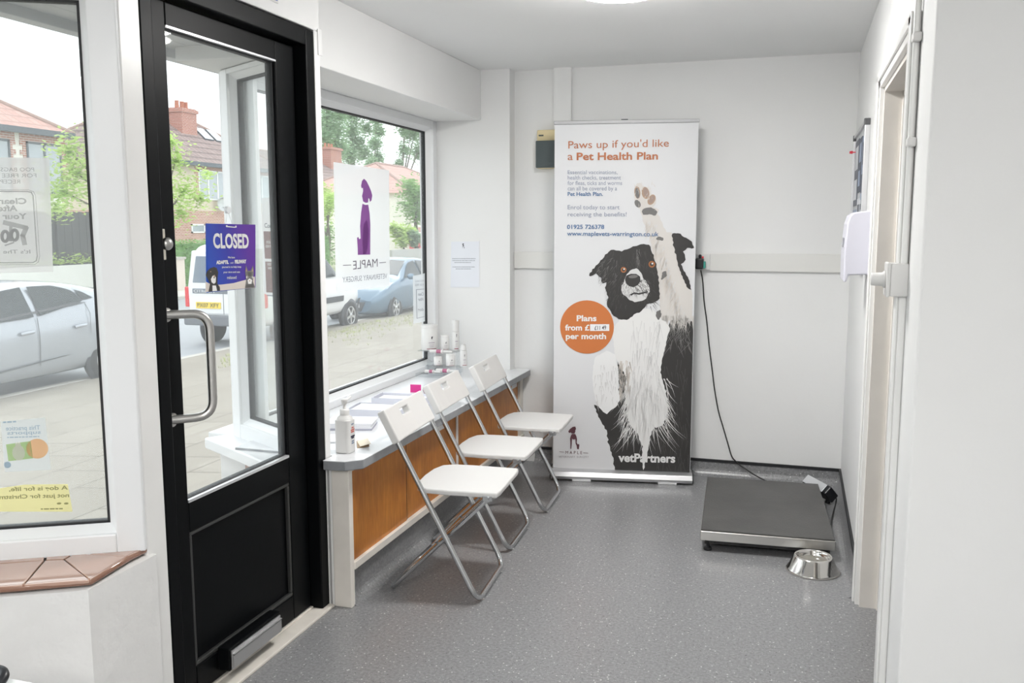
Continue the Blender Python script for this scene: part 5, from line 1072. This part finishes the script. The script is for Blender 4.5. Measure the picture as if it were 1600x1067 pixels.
# --- houses across the road
HG = -.68
WFR = mat('white_window_frame', (.85, .86, .87, 1), .4); PANE = mat('house_window_glass', (.42, .46, .50, 1), .08, spec=.8); GUT = mat('dark_gutter', (.10, .12, .14, 1), .5)
def house(name, label, X, y0, y1, depth, ze, zr, zbrick, walls, roofm, hip=(1, 1), chim=(), wins=(), rot=0, sky=()):
    t = thing(name, label, 'house', (X, (y0+y1)/2, HG)); xb = X-depth; xm = X-depth/2; ov = .35
    MB().box(xb, X, y0, y1, zbrick, ze).build('upper_wall', walls[0], t)
    if zbrick > HG+.1: MB().box(xb-.02, X+.02, y0-.02, y1+.02, HG, zbrick).build('lower_wall', walls[1], t)
    r0 = y0-ov+hip[0]*depth*.5; r1 = y1+ov-hip[1]*depth*.5
    e = [(xb-ov, y0-ov, ze-.1), (X+ov, y0-ov, ze-.1), (X+ov, y1+ov, ze-.1), (xb-ov, y1+ov, ze-.1)]; ra, rb = (xm, r0, zr), (xm, r1, zr)
    f = MB(); f.add(e+[ra, rb], [(1, 2, 5, 4), (3, 0, 4, 5), (0, 1, 4), (2, 3, 5), (0, 3, 2, 1)]); rf = f.build('roof', roofm, t)
    f = MB(); f.tube([ra, rb], .11, 8)
    for a, b_ in ((ra, e[0]), (ra, e[1]), (rb, e[2]), (rb, e[3])):
        f.tube([a, b_], .09, 8)
    f.build('ridge_tiles', mat('ridge_tile', '#a88f86', .8), rf)
    MB().box(X+ov-.08, X+ov+.06, y0-ov, y1+ov, ze-.26, ze-.07).build('gutter', GUT, t)
    for (cx, cy, w_, z0, z1) in chim:
        c = MB().box(cx-w_*.4, cx+w_*.4, cy-w_/2, cy+w_/2, z0, z1); c.box(cx-w_*.46, cx+w_*.46, cy-w_*.56, cy+w_*.56, z1-.22, z1-.05); c = c.build('chimney', brickmat('chimney_brick', '#b26e5c', '#a26252', '#c4b0a6', axis='YZ'), t)
        for dy in (-w_*.28, w_*.05, w_*.32): MB().lathe([(.11, z1), (.095, z1+.32), (.12, z1+.36), (.001, z1+.34)], (cx, cy+dy, 0), 12).build('chimney_pot', mat('terracotta_pot', '#b87a62', .8), c)
    for (ya, yb_, za, zb_, sur) in wins:
        if sur:
            s_ = MB(); s_.box(X-.02, X+.03, ya-.22, yb_+.22, zb_, zb_+.32)
            for k in range(int((zb_-za)/.15)):
                d_ = .12 if k % 2 else .24; s_.box(X-.02, X+.03, ya-d_, ya, za+k*.15, za+k*.15+.15); s_.box(X-.02, X+.03, yb_, yb_+d_, za+k*.15, za+k*.15+.15)
            s_.build('brick_surround', BRICK, t)
        fr = MB(); q_ = .07
        fr.box(X-.05, X+.06, ya, yb_, za, za+q_); fr.box(X-.05, X+.06, ya, yb_, zb_-q_, zb_); fr.box(X-.05, X+.06, ya, ya+q_, za, zb_); fr.box(X-.05, X+.06, yb_-q_, yb_, za, zb_)
        n_ = max(1, round((yb_-ya)/.75))
        for k in range(1, n_): yy = ya+(yb_-ya)*k/n_; fr.box(X-.05, X+.06, yy-.04, yy+.04, za, zb_)
        fo = fr.build('window', WFR if sur != 2 else GUT, t); MB().box(X-.02, X+.035, ya+q_, yb_-q_, za+q_, zb_-q_).build('pane', PANE, fo)
    for (p_, q_) in sky:
        pass
    return t
HX = -24
house('semi_detached_house', 'cream rendered house with brick window surrounds and pinkish roof beyond the left window', HX, 9, 24.95, 8.5, 4.72, 7.4, HG, (CREAM, CREAM), ROOFR, (1, 1), (), ((20.6, 22.9, 2.6, 4.25, 2), (23.55, 25.0, 2.6, 4.25, 2), (17, 19, 2.6, 4.2, 2), (19, 22.5, .2, 1.6, 1)))
HB = -27
house('semi_detached_house', 'pebbledashed house with brick ground floor, chimney and brown roof seen through the door', HB, 33.0, 44.0, 8, 4.55, 7.25, 2.22, (RENDER, BRICK), ROOFB, (1, 1),
      ((-29.6, at(284, 190, 'x', -29.6).y, 1.15, 5.0, at(283, 170, 'x', -29.6).z),), ((36.4, 39.3, 2.75, 4.15, 1), (at(298, 355, 'x', HB).y, at(319, 355, 'x', HB).y, at(308, 364, 'x', HB).z, at(308, 350, 'x', HB).z, 0), (41, 43, 2.7, 4.15, 1)))
house('detached_house', 'farther house with a brick chimney behind the left part of the shop window', -36, 54, 77.6, 8, 5.0, 7.35, 2.3, (RENDER, BRICK), ROOFB, (1, 1), ((-39, at(513, 240, 'x', -39).y, 1.9, 5.0, at(514, 231, 'x', -39).z),), ((60, 62, 2.8, 4.3, 1),))
house('detached_house', 'distant house with hipped pinkish roof and brick trim at the right of the shop window', -24, 54.3, 67.2, 9, 3.75, 5.9, HG, (CREAM, BRICK), ROOFR, (1, 1), (), ((54.8, 56.6, 2.0, 3.4, 1), (59, 61, 2.0, 3.4, 1), (54.8, 56.6, -.2, 1.1, 1)))
# roof lights and satellite dish on the pebbledashed house
def onroof(px, py): # front roof slope of the second house
    n = Vector((7.25-4.45, 0, 4.35)).normalized(); return on(px, py, Vector((HB+.35, 30, 4.45)), n), n
f = MB(); g = MB()
for q in (((303, 201), (316, 203), (333, 220), (320, 218)), ((321, 204), (333, 206), (351, 223), (338, 221))):
    pts = [onroof(*k)[0] for k in q]; n = onroof(310, 210)[1]; c = sum(pts, Vector())/4
    f.prism([c+(p-c)*1.06 for p in pts], n*.07); g.poly([p+n*.075 for p in pts])
rl = thing('roof_light', 'pair of pale roof lights on the brown roof seen through the door', 'roof light', tuple(onroof(325, 212)[0]))
f.build('frame', GUT, rl); g.build('pane', mat('sky_reflecting_glass', (.55, .58, .62, 1), .05, spec=1), rl)
p = at(347, 319, 'x', HB+.25); sdish = thing('satellite_dish', 'small grey satellite dish on the pebbledashed wall seen through the door', 'satellite dish', tuple(p))
MB().lathe([(.001, 0), (.2, .03), (.34, .10), (.35, .10), (.2, .045), (.001, .015)], seg=24, M=Matrix.Translation(p) @ Matrix.Rotation(PI/2, 4, 'Y') @ Matrix.Rotation(.3, 4, 'X')).build('dish', mat('dish_grey', (.6, .61, .62, 1), .5), sdish)
f = MB(); f.cyl(p, p-Vector((.25, 0, .1)), .03, 8); f.cyl(p+Vector((0, 0, -.2)), p+Vector((.35, 0, 0)), .015, 6); f.build('bracket', GUT, sdish)
# --- trees, hedge, fence
def leaves(mb, pts, size, seed, flat=.0):
    r = random.Random(seed)
    for p in pts:
        a = r.uniform(0, 2*PI); t = r.uniform(-1, 1)*.9; s_ = size*r.uniform(.6, 1.3)
        u = Vector((math.cos(a), math.sin(a), t*.6)).normalized(); v = u.cross(Vector((r.uniform(-1, 1), r.uniform(-1, 1), 1)).normalized()).normalized()
        mb.add([p-u*s_, p+v*s_*.5, p+u*s_, p-v*s_*.5], [(0, 1, 2, 3)])
def blobpts(n, blobs, seed):
    r = random.Random(seed); o_ = []; wsum = [b_[1]**2 for b_ in blobs]
    for _ in range(n):
        c, R = r.choices(blobs, wsum)[0][:2]
        d = Vector((r.gauss(0, 1), r.gauss(0, 1), r.gauss(0, 1))).normalized(); o_.append(Vector(c)+d*R*min(1.45, abs(r.gauss(.55, .38))))
    return o_
def tree(name, label, base, blobs, n, size, lm_, seed, trunk=None, group=None):
    t = thing(name, label, 'tree', base, group); f = MB(); leaves(f, blobpts(n, blobs, seed), size, seed+1); f.build('foliage', lm_, t)
    b0 = Vector(base); f = MB(); top_ = Vector(blobs[0][0]); f.tube([b0, b0*.5+top_*.5+Vector((.1, .1, 0)), top_], [trunk or .12, (trunk or .12)*.75, (trunk or .12)*.3], 8)
    for c, R in blobs[1:6]: f.tube([b0*.45+top_*.55, Vector(c)], [(trunk or .12)*.45, .02], 6)
    f.build('trunk', BARK, t); return t
A = lambda px, py, X: at(px, py, 'x', X)
tx0 = -18.9
bl = [(tuple(A(215, 290, tx0)), 1.25), (tuple(A(120, 270, tx0)), .75), (tuple(A(108, 235, tx0)), .6), (tuple(A(100, 300, tx0)), .7), (tuple(A(285, 300, tx0)), .85), (tuple(A(275, 250, tx0)), .6), (tuple(A(312, 310, tx0)), .5), (tuple(A(322, 272, tx0)), .28), (tuple(A(280, 335, tx0)), .5), (tuple(A(180, 230, tx0)), .9), (tuple(A(90, 325, tx0)), .45), (tuple(A(267, 222, tx0)), .4)]
tree('street_tree', 'yellow green street tree half hidden behind the post between left window and door', (tx0, A(262, 400, tx0).y, HG), bl, 5200, .085, LEAFY, 3, .13)
def crown(px, py, X, R, n, seed, sp=1.0):
    r = random.Random(seed); c = A(px, py, X); return [(tuple(c+Vector((r.uniform(-1, 1)*R*.5, r.uniform(-1, 1)*R*1.0*sp, r.uniform(-1, 1)*R*1.1))), R*r.uniform(.35, .6)) for _ in range(n)]
BX = -46
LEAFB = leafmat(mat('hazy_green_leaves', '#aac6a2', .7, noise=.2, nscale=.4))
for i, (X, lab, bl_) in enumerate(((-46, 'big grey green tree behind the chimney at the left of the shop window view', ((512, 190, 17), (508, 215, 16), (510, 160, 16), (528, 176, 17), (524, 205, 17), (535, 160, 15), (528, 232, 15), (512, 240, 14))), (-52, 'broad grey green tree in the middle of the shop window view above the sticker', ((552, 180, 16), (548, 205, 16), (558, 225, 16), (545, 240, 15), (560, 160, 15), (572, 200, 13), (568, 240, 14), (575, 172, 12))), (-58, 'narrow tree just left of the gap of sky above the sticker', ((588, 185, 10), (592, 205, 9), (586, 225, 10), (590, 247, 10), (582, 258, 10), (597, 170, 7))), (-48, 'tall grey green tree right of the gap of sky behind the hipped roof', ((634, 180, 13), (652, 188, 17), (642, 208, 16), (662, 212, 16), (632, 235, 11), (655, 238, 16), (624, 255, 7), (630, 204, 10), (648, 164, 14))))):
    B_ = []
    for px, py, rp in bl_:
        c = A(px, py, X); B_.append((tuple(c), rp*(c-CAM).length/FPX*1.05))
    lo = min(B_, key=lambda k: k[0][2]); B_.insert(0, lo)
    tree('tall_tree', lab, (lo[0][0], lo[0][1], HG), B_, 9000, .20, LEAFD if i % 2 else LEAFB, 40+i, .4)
for i, (px, py, X, R, n, lm_, lab) in enumerate(((509, 320, -21, 1.1, 1800, LEAFY, 'yellow green bush at the left edge of the shop window'), (510, 372, -23.2, 1.3, 2200, LEAFG, 'dark green bush below the yellow one at the left edge of the shop window'), (648, 315, -22.7, 1.6, 2200, LEAFG, 'green tree in front of the hipped house at the right of the shop window'), (627, 365, -21.6, .9, 2200, LEAFY, 'yellow green shrub in the front garden right of the window sticker'), (650, 374, -20.75, .42, 1300, LEAFD, 'small grey green shrub beside the red car port at the right of the window'))):
    c = A(px, py, X); r = random.Random(70+i); tree('garden_bush', lab, (c.x, c.y, HG), [(tuple(c), R*.6)]+[(tuple(c+Vector((r.uniform(-.5, .5), r.uniform(-1, 1)*R*.7, r.uniform(-.9, .9)*R*.8))), R*r.uniform(.3, .55)) for _ in range(9)], n, .09 if i < 2 else .14, lm_, 80+i, .08)
r = random.Random(9); hx = -20.6; h0, h1 = A(268, 380, hx).y, A(330, 380, hx).y+9; zt_ = A(290, 377, hx).z
hg = thing('hedge', 'clipped green hedge across the road behind the white van', 'hedge', (hx, (h0+h1)/2, HG))
MB().box(hx-.8, hx-.1, h0+.1, h1, HG, zt_-.1).build('hedge_core', mat('hedge_core_green', '#6f9459', .8, noise=.3, nscale=6), hg)
f = MB(); leaves(f, [Vector((hx-.1+r.uniform(-.05, .12) if r.random() < .75 else hx-r.uniform(0, .9), r.uniform(h0, h1), r.uniform(HG, zt_))) for _ in range(4500)]+[Vector((hx-r.uniform(0, .9), r.uniform(h0, h1), zt_+r.uniform(-.1, .05))) for _ in range(1200)], .06, 12); f.build('hedge_leaves', LEAFG, hg)
gp = A(277, 405, -20.3); g_ = thing('gate_post', 'pale brick gate post beside the hedge seen through the door', 'gate post', (gp.x, gp.y, HG))
MB().box(gp.x-.2, gp.x+.2, gp.y-.3, gp.y+.12, HG, gp.z).build('post', mat('pale_post', '#d9cdc2', .8), g_); MB().box(gp.x-.24, gp.x+.24, gp.y-.34, gp.y+.16, gp.z, gp.z+.08).build('cap_stone', KERB, g_)
fx = -21.2; f0, f1 = A(70, 360, fx).y-6, A(128, 360, fx).y+.6; fz1 = A(100, 332, fx).z; fn_ = thing('wooden_fence', 'dark grey board fence and gate beyond the silver car', 'fence', (fx, f1, HG))
FM = mat('dark_stained_timber', (.10, .10, .11, 1), .7, noise=.2, nscale=4); f = MB(); y = f0; k = 0
while y < f1: f.box(fx-.02, fx+.004*(k % 2), y, y+.145, HG+.05, fz1+.03*(k % 2)); y += .15; k += 1
f.build('fence_boards', FM, fn_)
for i in range(6): yy = f0+(f1-f0)*i/5; MB().box(fx-.02, fx+.08, yy-.05, yy+.05, HG, fz1+.12).build('fence_post', FM, fn_, bevel=.01)
gw = MB().box(-20.35, -20.15, f0-8, f1+.6, HG, A(100, 415, -20.2).z); gwt = tag(gw.build('garden_wall', mat('white_garden_wall', '#dcdcd8', .85, noise=.05, nscale=2)), 'low white garden wall in front of the dark fence beyond the silver car', 'wall')
f = MB(); r = random.Random(33); leaves(f, [Vector((-20.75+r.uniform(-.2, .2), r.uniform(f0, f1), A(100, 412, -20.4).z+r.uniform(-.05, .35)*r.random())) for _ in range(900)], .07, 5); tag(f.build('flowering_plants', LEAFY), 'low yellow green plants along the top of the white garden wall', 'plants', kind='stuff')
rc = A(657, 380, -23.35); tag(MB().box(rc.x-.5, rc.x, rc.y-.7, rc.y+2.5, HG, rc.z+.35).build('red_shed', mat('red_paint', '#d84a55', .6), bevel=.05), 'red painted shed side low in the far garden at the right of the shop window', 'shed')
gl_ = MB().box(-20.3, -20.1, A(610, 395, -20.2).y, A(662, 395, -20.2).y+6, HG, A(640, 389, -20.2).z); tag(gl_.build('garden_wall', mat('grey_garden_wall', '#a9aaa4', .85, noise=.08, nscale=2)), 'low grey garden wall behind the blue hatchback', 'wall')
# weeds along the kerb
f = MB(); r = random.Random(17)
def weeds(px0, px1, py0, py1, n):
    for _ in range(n):
        px, py = r.uniform(px0, px1), 0; t = (px-px0)/(px1-px0); py = py0+(py1-py0)*t+r.gauss(0, 1)*7
        n_p = Vector((-.0705, 0, 1)); p = on(px, py, Vector((-2.2, 0, -.15)), n_p)
        if p.x < -9.0 or p.x > -3: continue
        for k in range(4): a = r.uniform(0, 2*PI); h = r.uniform(.03, .09); d_ = Vector((math.cos(a), math.sin(a), 0))*.03; q = p+d_; f.add([q-Vector((-d_.y, d_.x, 0))*.12, q+Vector((-d_.y, d_.x, 0))*.12, q+d_+u3*h*.8], [(0, 1, 2)])
weeds(512, 650, 522, 494, 300); weeds(345, 384, 563, 556, 60); weeds(540, 620, 534, 514, 25)
tag(f.build('kerbside_weeds', GRASSM), 'patchy yellow green weeds along the kerb', 'weeds', kind='stuff')
